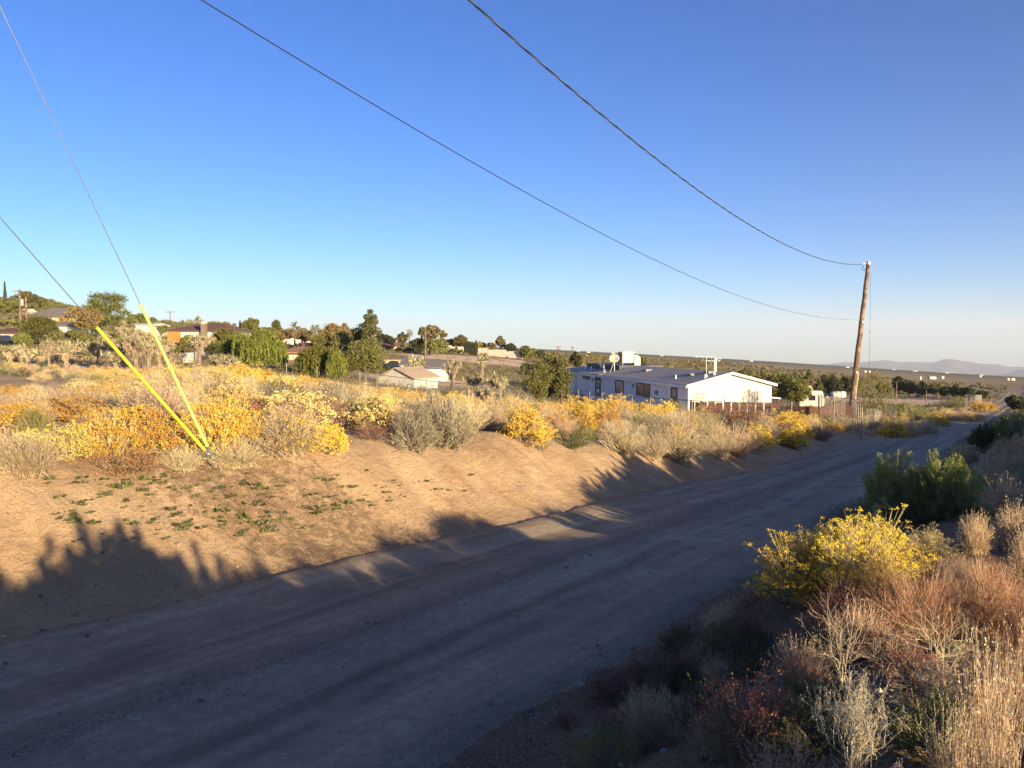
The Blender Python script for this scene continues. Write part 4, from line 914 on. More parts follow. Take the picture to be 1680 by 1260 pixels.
def settlement():
    # left, on the rise
    house(-34, 27, 546, 536, 105, 'beige stucco house with brown roof at the left edge, behind the black car', 'wall_cream', 'roof_brown', 9, 0, 2.5, [(.62, .7)])
    house(42, 108, 520, 503, 175, 'low house with wide grey shingle roof high up behind the left-hand trees', 'wall_tan', 'roof_grey', 12, 0, 3, [(.2, .3), (.6, .75)])
    house(97, 150, 534, 528, 128, 'white low building glimpsed under the grey bushy tree', 'wall_white', 'roof_grey', 6)
    house(39, 49, 511, 506, 210, 'small white box building right beside the double power pole', 'wall_white', 'roof_pale', 3)
    house(212, 248, 533, 529, 138, 'flat white building just right of the big pine', 'wall_white', 'roof_pale', 7, 0, 0, [(.4, .55)])
    t = house(278, 376, 543, 530, 128, 'orange and white ranch house with long brown roof and dark stone chimney', 'wall_white', 'roof_brown', 11, 0, 3, [(.30, .38), (.44, .49), (.69, .73), (.77, .82)], wz=(.35, .8))
    W = (376 - 278) / FPX * 128; H = zpix(543, 128) - t.location.z
    mb = MB(); mb.box(-W / 2 - .1, -W / 2 + W * .2, -.36, -.01, -1.2, H - .16); mb.obj('orange_bay', M['wall_orange'], t)
    mb = MB(); mb.box(W * .07, W * .15, -.9, -.01, -1.2, H + 1.15); ch = mb.obj('chimney', M['rock_dark'], t); mb = MB(); mb.box(W * .075, W * .145, -.8, -.1, H + 1.152, H + 1.6); mb.obj('chimney_cap', M['wall_cream'], ch)
    house(462, 484, 552, 546, 165, 'tiny white house wall between the far left trees and the yellow-brown one', 'wall_white', 'roof_grey', 5, 0, 0, [(.1, .3)])
    house(464, 506, 578, 562, 108, 'low house with broad reddish brown hipped roof between the two weeping trees', 'wall_cream', 'roof_terracotta', 12, 0, 4, oh=1.0)
    house(498, 512, 559, 552, 150, 'small cream gable end above the reddish hipped roof', 'wall_cream', 'roof_brown', 6, gable_front=True)
    house(612, 650, 573, 560, 190, 'brick-roofed house right of the tall round pine', 'wall_tan', 'roof_red', 10, 0, 3)
    house(644, 659, 573, 567, 178, 'cream gable wing joined to the brick-roofed house', 'wall_cream', 'roof_red', 8, gable_front=True)
    house(736, 760, 566, 560, 240, 'sunlit yellow-tan house half hidden among dark trees', 'wall_yellow', 'roof_tan', 8, 0, 2, [(.1, .25), (.6, .75)])
    house(1317, 1342, 632, 627, 185, 'orange-brown house among scrub trees left of the leaning pole', 'wall_tan', 'roof_red', 8, 0, 2, [(.1, .25)])
    house(1357, 1372, 634, 631, 205, 'white low shed roof right of the orange-brown house', 'wall_white', 'roof_pale', 4)
    # centre yard
    house(633, 653, 592.5, 591.5, 112, 'yellow painted storage box behind the white shed', 'wall_yellow', 'roof_tan', 6, name='storage_container', cat='container')
    s = house(617, 682, 620, 604.5, 80, 'white metal shed with beige gable roof, nearest shed in the yard', 'wall_white', 'roof_tan', 4.2, -.5, name='garden_shed', cat='shed', gable_front=True, oh=.25)
    house(691, 731, 608.5, 606.5, 98, 'long white stable building with four square dark openings', 'wall_white', 'roof_pale', 4, 0, 0, [(.14, .24), (.36, .48), (.56, .68), (.79, .9)], name='stable', cat='stable', wz=(.52, .86), oh=.1)
    # carport: grey metal roof on posts
    d = 104; g = atd(696, d); t = thing('carport', 'grey metal shade roof on many thin posts behind the white shed', 'carport', g); W = 84 / FPX * d; H = zpix(599, d) - g.z
    mb = MB(); mb.prism([(-W / 2, -.3, H), (W / 2, -.3, H - .5), (W / 2, -.3, H - .42), (-W / 2, -.3, H + .08)], (0, 5.2, .95)); mb.obj('roof', M['roof_grey'], t)
    for i in range(12):
        x = -W / 2 + .2 + i * (W - .4) / 11; z = H - .5 * (i / 11.0) - .01
        for y in (0, 4.4): mb = MB(); mb.tube([(x, y, -.6), (x, y, z + y * .17)], .06, 6); mb.obj('post', M['grey_metal'], t, True)
    mb = MB(); rr = random.Random(4)
    for i in range(7):
        x = -W / 2 + .7 + i * 1.05; mb = MB(); hh = rr.uniform(.7, 1.3); mb.box(x - .35, x + .3, 1.5, 2.4, -.5, hh); mb.box(x - .2, x + .2, 1.6, 2.2, hh + .002, hh + .25); mb.obj('stacked_goods', M[rr.choice(['rail_red', 'wall_grey', 'grey_metal', 'wall_tan'])], t)
    # walls
    def blockwall(pts, h, label, m='wall_block'):
        t = thing('block_wall', label, 'wall', (pts[0].x, pts[0].y, gz(pts[0].x, pts[0].y))); o = t.location; mb = MB(); cb = MB()
        for a, b in zip(pts[:-1], pts[1:]):
            n = max(1, int((b - a).length / 4))
            for i in range(n):
                q = a.lerp(b, i / n) - o; r_ = a.lerp(b, (i + 1) / n) - o; z = gz(q.x + o.x, q.y + o.y) - o.z; mb.prism([(q.x, q.y, z - 1), (r_.x, r_.y, z - 1), (r_.x, r_.y, z + h), (q.x, q.y, z + h)], (0, .2, 0)); cb.prism([(q.x, q.y - .05, z + h + .002), (r_.x, r_.y - .05, z + h + .002), (r_.x, r_.y - .05, z + h + .1), (q.x, q.y - .05, z + h + .1)], (0, .3, 0))
        mb.obj('wall', M[m], t); cb.obj('coping', M['roof_pale'], t); return t
    blockwall([atd(690, 196), atd(768, 192), atd(800, 190), atd(862, 186)], 1.4, 'long pale block wall running behind the sandy paddock')
    blockwall([atd(300, 78), atd(318, 80), atd(326, 92), atd(352, 118)], .9, 'pale slanting wall below the orange and white house', 'wall_white')
    # fences
    chain_fence([atd(470, 70), atd(520, 71), atd(600, 71)], 1.15, 'short grey posts of a wire fence in front of the weeping trees', False, 5, .045, 1)
    chain_fence([atd(590, 63), atd(618, 62), atd(700, 60), atd(768, 58), atd(840, 60)], 1.5, 'dark pipe-rail wire fence crossing in front of the white shed', True, 3.2, .035)
    chain_fence([atd(800, 150), atd(835, 146), atd(870, 140), atd(900, 125)], 1.3, 'white post fence along the front of the sandy paddock', True, 4, .05, 1)
    chain_fence([atd(932, 72), atd(1010, 60), atd(1100, 53), atd(1136, 51), atd(1215, 49), atd(1300, 47)], 1.45, 'wire fence on pipe posts in front of the long grey-blue house wall', True, 2.9, .035)
    chain_fence([atd(1346, 47), atd(1370, 48.5), atd(1387, 49), atd(1404, 48), atd(1416, 42)], 1.75, 'tall pipe-post fence around the foot of the leaning utility pole', True, 1.5, .032)
    chain_fence([atd(1424, 45), atd(1437, 46), atd(1448, 46), atd(1472, 44)], 1.55, 'silver wire gate panels with close upright bars right of the leaning pole', True, .6, .016)
    chain_fence([atd(1585, 118), atd(1602, 112), atd(1612, 118)], 2.4, 'small far silver wire cage beside the dirt road', True, .8, .05)
    board_fence([atd(1133, 56.5), atd(1150, 55.5), atd(1283, 53)], 1.35, 'low red-brown board fence below the white gable', .5, .02)
    board_fence([atd(1283, 52), atd(1330, 51), atd(1404, 50)], 1.25, 'darker red-brown board fence left of the leaning utility pole')
    # poles
    small_pole(36, 475, 150, 'double power pole with crossarm and transformer on the left-hand rise', 1, True, .2, True, 0, True)
    small_pole(281, 510, 230, 'thin far power pole above the orange and white house', 1)
    small_pole(698, 543, 128, 'bare pale wooden pole in front of the tall grey-green trees', 0, False, .16)
    small_pole(916, 568, 420, 'far crossarm power pole left of the roof cooler', 2)
    small_pole(939, 569, 480, 'faint second far power pole right of the crossarm one', 1)
    small_pole(519, 540, 122, 'short pale pole standing before the yellow-brown tree', 0, False, .13)
    small_pole(1472, 626, 190, 'thin pale pole before the far dark tree row', 0, False, .08)
    small_pole(1521, 640, 170, 'thin pole with a blue-grey sign in the sandy lot', 0, False, .07)
    # black car
    g = atd(6, 84); t = thing('parked_car', 'black parked estate car at the left edge before the beige house', 'car', g, .1)
    def prof(pts, w, inset=0): 
        mb = MB(); mb.prism([(x, -w, z) for x, z in pts], (0, 2 * w, 0)); return mb
    prof([(-2.3, .35), (2.3, .35), (2.35, .75), (2.2, .95), (1.2, 1.02), (-2.25, 1.05), (-2.35, .8)], .9).obj('body', M['car_black'], t)
    prof([(-2.1, 1.052), (1.15, 1.022), (.35, 1.58), (-1.7, 1.62)], .76).obj('cabin_glass', M['glass'], t)
    mb = MB(); mb.prism([(-1.75, -.74, 1.622), (.35, -.74, 1.585), (.3, -.74, 1.64), (-1.6, -.74, 1.68)], (0, 1.48, 0)); mb.obj('roof', M['car_black'], t)
    for x in (-1.45, 1.45):
        for y in (-.82, .82): w = MB(); w.tube([(x, y - .1, .34), (x, y + .1, .34)], .34, 16); wo = w.obj('wheel', M['tyre'], t); w = MB(); w.tube([(x, y - .115, .34), (x, y + .115, .34)], .19, 12); w.obj('rim', M['galv'], wo)
    for y in (-.65, .65): mb = MB(); mb.box(2.31, 2.37, y - .18, y + .18, .62, .8); mb.obj('headlight', M['galv'], t)
    # travel trailer and tank on a stand, right of the house
    g = atd(1333, 92); t = thing('travel_trailer', 'white boxy travel trailer parked in scrub left of the leaning pole', 'trailer', g, -.25)
    H = zpix(641, 92) - g.z; s = H / 2.6; mb = MB(); mb.prism([(-1.5, 0, .5 * s), (1.3, 0, .5 * s), (1.45, 0, 1.3 * s), (1.2, 0, 2.55 * s), (-1.2, 0, 2.6 * s), (-1.5, 0, 2.1 * s)], (0, 2.2, 0)); mb.obj('body', M['wall_white'], t)
    window(t, (0, 0, 0), (1, 0, 0), -.3, .4, 1.4 * s, 2.0 * s, (0, -1, 0), frame=.05); window(t, (0, 0, 0), (1, 0, 0), .75, 1.15, .6 * s, 2.1 * s, (0, -1, 0), frame=.05, name='door', glass='white_trim')
    for y in (.1, 2.1): mb = MB(); mb.tube([(0, y - .1, .35), (0, y + .1, .35)], .35, 12); mb.obj('wheel', M['tyre'], t)
    g = atd(1376, 84); t = thing('water_tank', 'white horizontal tank with grey bands raised on a dark stand', 'tank', g, .1); H = zpix(642, 84) - g.z
    mb = MB(); mb.tube([(-.78, 0, H - .4), (-.72, 0, H - .4), (.72, 0, H - .4), (.78, 0, H - .4)], [.2, .4, .4, .2], 18); mb.obj('barrel', M['wall_white'], t, True)
    for x in (-.35, .15): mb = MB(); mb.tube([(x, 0, H - .4), (x + .12, 0, H - .4)], .412, 18); mb.obj('band', M['grey_metal'], t, True)
    for x in (-.6, 0, .6):
        for y in (-.3, .3): mb = MB(); mb.tube([(x, y, -.3), (x, y, H - .7)], .06, 6); mb.obj('leg', M['rail_red'], t)
    mb = MB(); mb.box(-.75, .75, -.35, .35, H - .86, H - .76); mb.obj('cradle', M['rail_red'], t)
    # debris box on the sandy lot
    far = [(1511, 623, 520, 3), (1529, 624.5, 560, 13), (1547, 626, 600, 5), (1609, 630, 900, 6), (1420, 622, 650, 4), (1427, 622.5, 660, 4), (1662, 634, 700, 9), (1655, 636, 690, 6), (1390, 611, 1500, 18), (1500, 613, 2300, 40), (1553, 614.5, 2300, 30),  (1610, 617, 2500, 40),  (1466, 611, 2400, 24), (1030, 580, 2600, 30), (1005, 583, 1800, 22), (965, 584, 1500, 18), (1232, 600, 1500, 18), (1085, 589, 1900, 20), (1180, 596, 2100, 24), (948, 580, 2600, 30)]
    for i, (px, py, d, wm) in enumerate(far):
        x = (px - 840) / FPX * d; g = Vector((x, d, gz(x, d)))
        t = thing('far_building', f'tiny pale building far out on the valley plain, {["leftmost", "second", "third", "fourth", "fifth", "sixth", "seventh", "eighth", "ninth", "tenth", "eleventh", "twelfth", "thirteenth", "fourteenth", "fifteenth", "sixteenth", "seventeenth", "eighteenth", "nineteenth", "twentieth", "twenty-first", "twenty-second", "twenty-third", "twenty-fourth", "twenty-fifth", "twenty-sixth", "twenty-seventh", "rightmost"][sorted(f[0] for f in far).index(px)]} counting from the left', 'building', g, .2, 'buildings out on the valley plain')
        h = max(1.5, d * .0006); wm *= .4; mb = MB(); mb.box(-wm / 2, wm / 2, -wm * .3, wm * .3, -3, h); mb.obj('wall', M['wall_beige'], t); mb = MB(); mb.prism([(-wm * .52, -wm * .33, h + .01), (-wm * .52, wm * .33, h + .01), (-wm * .52, 0, h * 1.3)], (wm * 1.04, 0, 0)); mb.obj('roof', M['roof_pale'], t)

def trees():
    T = [('pine', 178, 481, 74, 118, 'broad dense dark green pine left of the steep yellow guard'),
      ('pine', 66, 520, 58, 96, 'layered dark green cedar behind the left-hand Joshua trees'),
      ('airy', 136, 503, 58, 104, 'grey half-bare bushy tree left of the big pine', 'leaf_brown'),
      ('olive', 118, 541, 70, 88, 'rounded olive-green tree between the cedar and the big pine'),
      ('olive', 148, 552, 44, 84, 'darker bushy tree under the big pine', 'leaf_green'),
      ('round', 43, 477, 62, 285, 'highest rounded tree crown on the left skyline'),
      ('round', 8, 487, 58, 270, 'dull green tree crown on the skyline at the left edge'),
      ('olive', 78, 490, 56, 300, 'tree crown on the skyline just right of the highest one'),
      ('olive', 110, 499, 50, 300, 'lower skyline tree crown above the grey roof'),
      ('round', 14, 505, 60, 190, 'green tree under the double power pole, left side'),
      ('olive', 50, 518, 52, 160, 'pale green tree under the double power pole, right side'),
      ('olive', 8, 522, 50, 140, 'grey-green tree above the beige house roof'),
      ('cypress', 12, 463, 5, 240, 'thin pointed dark cypress spike on the left skyline'),
      ('olive', 38, 546, 26, 82, 'small round green bush right of the beige house', 'leaf_green'),
      ('olive', 14, 551, 22, 86, 'small round bush against the beige house wall', 'leaf_green'),
      ('round', 232, 514, 44, 160, 'dark rounded tree right of the big pine, above the white flat building'),
      ('olive', 258, 529, 34, 142, 'olive tree left of the orange house'),
      ('palm', 322, 519, 30, 165, 'short bushy palm behind the long brown roof'),
      ('olive', 350, 527, 34, 165, 'pale green tree behind the right end of the long brown roof'),
      ('airy', 370, 528, 40, 175, 'loose-limbed tree right of the orange and white house'),
      ('cypress', 395, 527, 4, 175, 'needle-thin cypress right of the orange and white house'),
      ('round', 413, 521, 22, 185, 'small rounded tree above the left weeping tree'),
      ('pine', 455, 526, 16, 190, 'small flat-topped pine on the skyline'),
      ('olive', 436, 537, 40, 175, 'low olive tree left of the small flat-topped pine'),
      ('palm', 484, 530, 24, 135, 'shaggy yellow-green palm left of the yellow-brown tree'),
      ('airy', 500, 538, 34, 140, 'grey-green tree beside the shaggy palm'),
      ('pepper', 424, 541, 92, 80, 'big weeping green pepper tree, left of the pair'),
      ('pepper', 386, 548, 44, 84, 'narrower weeping tree joined to the big one on its left'),
      ('round', 545, 529, 60, 128, 'yellow-brown rounded tree behind the right weeping tree', 'leaf_brown'),
      ('palm', 518, 533, 20, 124, 'short palm just left of the yellow-brown tree'),
      ('dark', 578, 539, 26, 130, 'dark tree between the yellow-brown tree and the tall pine'),
      ('olive', 558, 543, 40, 110, 'grey-green tree in front of the yellow-brown one'),
      ('pepper', 525, 568, 92, 77, 'bright green weeping pepper tree right of the reddish hipped roof'),
      ('pepper', 552, 571, 30, 74, 'narrow weeping tree on the right side of the pepper tree'),
      ('round', 608, 507, 33, 104, 'tall rounded pine rising highest in the middle of the skyline', 'leaf_pine'),
      ('round', 594, 530, 40, 106, 'lower crown below the tall rounded pine', 'leaf_pine'),
      ('olive', 603, 551, 62, 90, 'upper olive tree behind the big dark round tree'),
      ('round', 598, 562, 78, 80, 'big dense round olive-green tree left of the white shed'),
      ('olive', 572, 580, 40, 78, 'dense bush at the left foot of the big round tree', 'leaf_green'),
      ('dark', 628, 548, 30, 215, 'dark tree behind the brick-roofed house'),
      ('airy', 661, 545, 22, 190, 'grey bare-topped tree left of the slim palm'),
      ('palm', 672, 541, 13, 188, 'slim tall palm with green head beside the dark conifers'),
      ('dark', 685, 555, 22, 186, 'dark conifer right of the slim tall palm'),
      ('airy', 705, 533, 40, 172, 'tall grey-green airy tree behind the bare pale pole'),
      ('olive', 718, 556, 42, 166, 'green tree at the foot of the tall airy ones'),
      ('airy', 727, 542, 16, 178, 'narrower airy tree right of the tall grey-green one'),
      ('cypress', 692, 549, 4, 180, 'thin dark cypress beside the bare pale pole'),
      ('cypress', 736, 560, 4, 195, 'thin cypress left of the yellow-tan house'),
      ('round', 756, 549, 24, 210, 'rounded dark tree above the yellow-tan house'),
      ('olive', 748, 575, 34, 185, 'green hedge-like tree below the yellow-tan house', 'leaf_green'),
      ('airy', 787, 561, 20, 205, 'brownish airy tree right of the cypress cluster', 'leaf_brown'),
      ('airy', 804, 562, 22, 215, 'low grey tree left of the tall spreading one'),
      ('airy', 821, 551, 20, 200, 'tall spreading tree with pale trunk left of the dark conifer'),
      ('dark', 838, 563, 24, 196, 'dense blue-green dark tree behind the paddock wall'),
      ('olive', 850, 576, 16, 192, 'small pale tree by the paddock wall end'),
      ('round', 861, 567, 22, 186, 'rounded green tree at the right end of the block wall'),
      ('dark', 888, 575, 22, 190, 'dark low tree behind the leafy yard tree'),
      ('round', 880, 577, 60, 56, 'leafy green yard tree in front of the long house, left crown'),
      ('round', 922, 584, 48, 59, 'leafy yard tree against the house wall, right crown'),
      ('airy', 944, 577, 26, 125, 'dark scraggy tree above the far end of the house roof', 'leaf_dark'),
      ('round', 1054, 587, 22, 140, 'dark tree top peeping over the roof ridge right of the cooler'),
      ('olive', 1294, 611, 44, 88, 'green tree right behind the white gable'),
      ('olive', 1268, 612, 34, 96, 'tree crown just over the right eave of the gable'),
      ('olive', 1312, 622, 42, 86, 'bushy tree left of the white travel trailer', 'leaf_green'),
      ('olive', 1252, 608, 30, 115, 'pale tree crown behind the gable roof'),
      ('round', 1328, 606, 18, 190, 'dark round tree above the orange-brown house'),
      ('dark', 1352, 614, 16, 200, 'dark bushy tree right of the orange-brown house'),
      ('dark', 1367, 614, 20, 205, 'second dark bushy tree right of the orange-brown house'),
      ('dark', 1388, 618, 26, 200, 'dark low tree behind the leaning utility pole'),
      ('olive', 1342, 620, 18, 150, 'small tree beside the orange-brown house wall', 'leaf_green'),
      ('wispy', 1436, 606, 56, 55, 'yellow-green feathery desert tree right of the leaning pole'),
      ('dark', 1450, 628, 26, 250, 'dark tree at the left end of the far tree row'),
      ('dark', 1475, 617, 20, 255, 'tallest dark tree of the far tree row'),
      ('dark', 1493, 624, 26, 250, 'dark tree right of the tallest one in the far row'),
      ('dark', 1514, 626, 26, 245, 'third dark tree crown from the left in the far row'),
      ('olive', 1534, 629, 24, 245, 'paler tree in the middle of the far row'),
      ('dark', 1552, 633, 20, 240, 'low dark tree right of the paler one in the far row'),
      ('dark', 1568, 632, 20, 235, 'rounded dark tree near the right end of the far row'),
      ('dark', 1588, 635, 24, 230, 'dark tree second from the right end of the far row'),
      ('dark', 1612, 641, 22, 215, 'low dark tree at the right end of the far row'),
      ('round', 24, 494, 44, 240, 'dull tree crown between the cypress spike and the double power pole'), ('olive', 62, 497, 50, 280, 'skyline tree just behind the double power pole'), ('olive', 94, 508, 50, 200, 'green tree above the grey shingle roof'),
      ('round', 168, 520, 60, 150, 'green crown behind the lower half of the big pine'), ('olive', 206, 530, 34, 130, 'small tree at the right foot of the big pine'), ('olive', 200, 548, 40, 92, 'bushy green tree behind the huge Joshua tree'), ('olive', 250, 550, 44, 100, 'green thicket behind the tangled Joshua trees'),
      ('olive', 286, 566, 50, 88, 'green bush below the orange bay', 'leaf_green'), ('olive', 340, 552, 30, 110, 'green garden tree before the white house front', 'leaf_green'), ('dark', 352, 562, 44, 100, 'dark thicket beside the slanting pale wall'), ('olive', 306, 550, 16, 112, 'small round garden tree left of the stone chimney', 'leaf_green'),
      ('olive', 374, 538, 40, 120, 'tall bushy tree at the right end of the white house', 'leaf_green'), ('airy', 470, 540, 34, 150, 'brownish tree above the reddish hipped roof', 'leaf_brown'), ('olive', 530, 546, 40, 112, 'yellow-green tree behind the weeping pepper trees'), ('airy', 566, 530, 20, 160, 'thin tree top left of the tall pine'),
      ('dark', 641, 552, 20, 205, 'dark tree left of the grey bare-topped one'), ('dark', 697, 556, 26, 178, 'dark tree behind the foot of the bare pale pole'), ('olive', 664, 574, 40, 175, 'low green trees in front of the slim palm'), ('dark', 740, 556, 18, 215, 'dark tree left of the rounded one above the yellow-tan house'), ('olive', 770, 560, 30, 212, 'grey-green tree behind the cypress cluster'),
      ('olive', 812, 570, 30, 198, 'green tree at the foot of the spreading one'), ('olive', 874, 572, 24, 200, 'pale green tree left of the leafy yard tree'), ('round', 902, 574, 54, 60, 'leafy yard tree, highest middle crown'), ('olive', 905, 582, 26, 170, 'grey tree behind the leafy yard tree'),
      ('olive', 1225, 605, 40, 200, 'distant tree over the gable ridge'), ('olive', 1276, 606, 40, 140, 'dull tree behind the bushy ones right of the gable'), ('olive', 1308, 612, 40, 130, 'dull green tree left of the orange-brown house'), ('dark', 1370, 620, 30, 185, 'dark tree clump behind the white tank'), ('olive', 1404, 624, 24, 200, 'olive tree just right of the leaning pole top of the fence'),
      ('dark', 1665, 648, 26, 150, 'dark shrubby tree beside the far road at the right edge'),
      ('dark', 1676, 655, 34, 95, 'nearer dark shrubby tree at the right edge of the road')]
    for i, e in enumerate(T):
        tree(*e[:6], seed=100 + i, leafm=e[6] if len(e) > 6 else None, dens=2.0 if e[4] < 95 else 1.6)
    for i, px in enumerate((764, 768, 772, 776, 781)):
        tree('cypress', px, 560 + (i * 5) % 4, 6, 186, 'slim upright cypress in the tight cluster before the paddock wall', 300 + i, group='cypress cluster before the paddock wall')
    J = [(17, 566, 56, 1, .7, 'short forked Joshua tree just right of the black car'), (36, 566, 58, 1, .5, 'slender leaning Joshua tree between the two small bushes'), (46, 577, 52, 0, .5, 'single-stemmed young Joshua tree with pale head, lower left'),
      (70, 572, 56, 1, .8, 'stubby dark-based Joshua tree left of the tall pale trunks'), (80, 557, 56, 2, .55, 'tall pale Joshua tree with several upright heads'), (92, 559, 57, 1, .6, 'thin Joshua tree beside the tall pale one'),
      (108, 570, 54, 1, .5, 'bare-trunked Joshua tree with flat head, lower than its neighbours'), (114, 560, 60, 1, .6, 'thin pale Joshua tree behind the flat-headed one'), (136, 573, 64, 2, 1.0, 'wide low thicket-like Joshua tree left of the guard'),
      (157, 560, 54, 1, .6, 'thick single pale-trunked Joshua tree left of the low yellow guard'), (172, 578, 62, 1, .9, 'low spiky Joshua tree at the low yellow guard'),
      (204, 527, 50, 3, .7, 'huge shaggy Joshua tree between the two yellow guards, tallest one'), (222, 548, 47, 3, .8, 'massive tangled Joshua tree just left of the steep guard'), (243, 545, 52, 3, .8, 'tangled pale Joshua tree behind the steep guard'),
      (262, 552, 56, 2, .9, 'broad shaggy Joshua tree right of the steep guard'), (284, 578, 56, 2, .9, 'low spiky Joshua tree near the slanting pale wall'), (325, 549, 70, 2, .8, 'Joshua tree with splayed pale arms below the orange house'),
      (362, 582, 56, 2, .9, 'low sprawling Joshua tree left of the weeping trees'), (378, 586, 52, 1, .7, 'small Joshua tree at the foot of the left weeping tree'), (190, 598, 40, 0, .5, 'small dark leaning Joshua tree stump in the golden brush'),
      (316, 600, 42, 0, .5, 'short shaggy Joshua stump right of the steep guard'), (741, 590, 66, 2, .7, 'shaggy brown Joshua tree right of the white stable'), (684, 588, 95, 1, .8, 'small Joshua tree before the block wall, by the pale pole'),
      (792, 588, 120, 1, .8, 'pale spiky Joshua tree at the paddock edge'), (775, 612, 58, 2, 1.1, 'low sprawling Joshua tree in front of the sandy paddock'), (822, 612, 56, 2, 1.0, 'low dark Joshua thicket left of the leafy yard tree'), (800, 632, 40, 1, 1.1, 'low spreading Joshua plant half buried in golden brush')]
    for i, (x, top, d, lv, sp, lab) in enumerate(J):
        wp = {204: 78, 222: 74, 243: 70, 262: 66, 136: 50, 284: 34, 362: 46, 325: 44, 741: 34, 775: 50, 822: 50, 80: 26}.get(x)
        joshua(x, top, d, lab, 500 + i, lv, sp, wp)
# ------------------------------------------------------------------ brush, weeds, stones
def place(name, cat, label, group, meshes, loc, sx, sz, rz, mats=None):
    """meshes: (mesh, material) pairs -> thing with copied parts"""
    t = thing(name, label, cat, loc, rz, group)
    for me in meshes:
        o = bpy.data.objects.new(me.name.split('.')[0], me); COL.objects.link(o); o.parent = t; o.scale = (sx, sx, sz)
    return t
COLS = [(-400, 'left edge of the field'), (60, 'below the cedar'), (150, 'left of the yellow guards'), (235, 'behind the yellow guards'), (300, 'below the orange house'), (385, 'below the left weeping tree'), (470, 'below the right weeping tree'), (560, 'below the big round tree'), (618, 'below the white shed'), (715, 'below the sandy paddock'), (850, 'below the leafy yard tree'), (950, 'before the long house wall'), (1130, 'before the white gable'), (1280, 'left of the leaning pole'), (1400, 'right of the leaning pole'), (1520, 'beside the far road')]
ORD = ['first', 'second', 'third', 'fourth', 'fifth', 'sixth', 'seventh', 'eighth', 'ninth', 'tenth', 'eleventh', 'twelfth', 'thirteenth', 'fourteenth', 'fifteenth', 'sixteenth', 'seventeenth', 'eighteenth', 'nineteenth', 'twentieth'] + ['twenty-' + a for a in ('first', 'second', 'third', 'fourth', 'fifth', 'sixth', 'seventh', 'eighth', 'ninth')] + ['thirtieth'] + ['thirty-' + a for a in ('first', 'second', 'third', 'fourth', 'fifth', 'sixth', 'seventh', 'eighth', 'ninth')]
class Labeler:
    def __init__(s): s.items = []
    def add(s, t, desc, x, y):
        s.items.append((t, desc, 840 + FPX * x / y, math.hypot(x, y)))
    def done(s):
        rows = [(16.5, 'front row'), (21, 'second row'), (28, 'third row'), (38, 'middle distance'), (1e9, 'far brush')]
        B = {}
        for t, d, px, r in s.items:
            row = next(n for k, n in rows if r < k); col = [n for k, n in COLS if px >= k][-1] if px >= -400 else COLS[0][1]
            B.setdefault((d, row, col), []).append((px, t))
        for (d, row, col), L in B.items():
            L.sort(key=lambda a: a[0])
            for i, (px, t) in enumerate(L): t['label'] = f'{d}, {row}, {col}' + ('' if len(L) == 1 else f', {ORD[min(i, 38)]} from left')

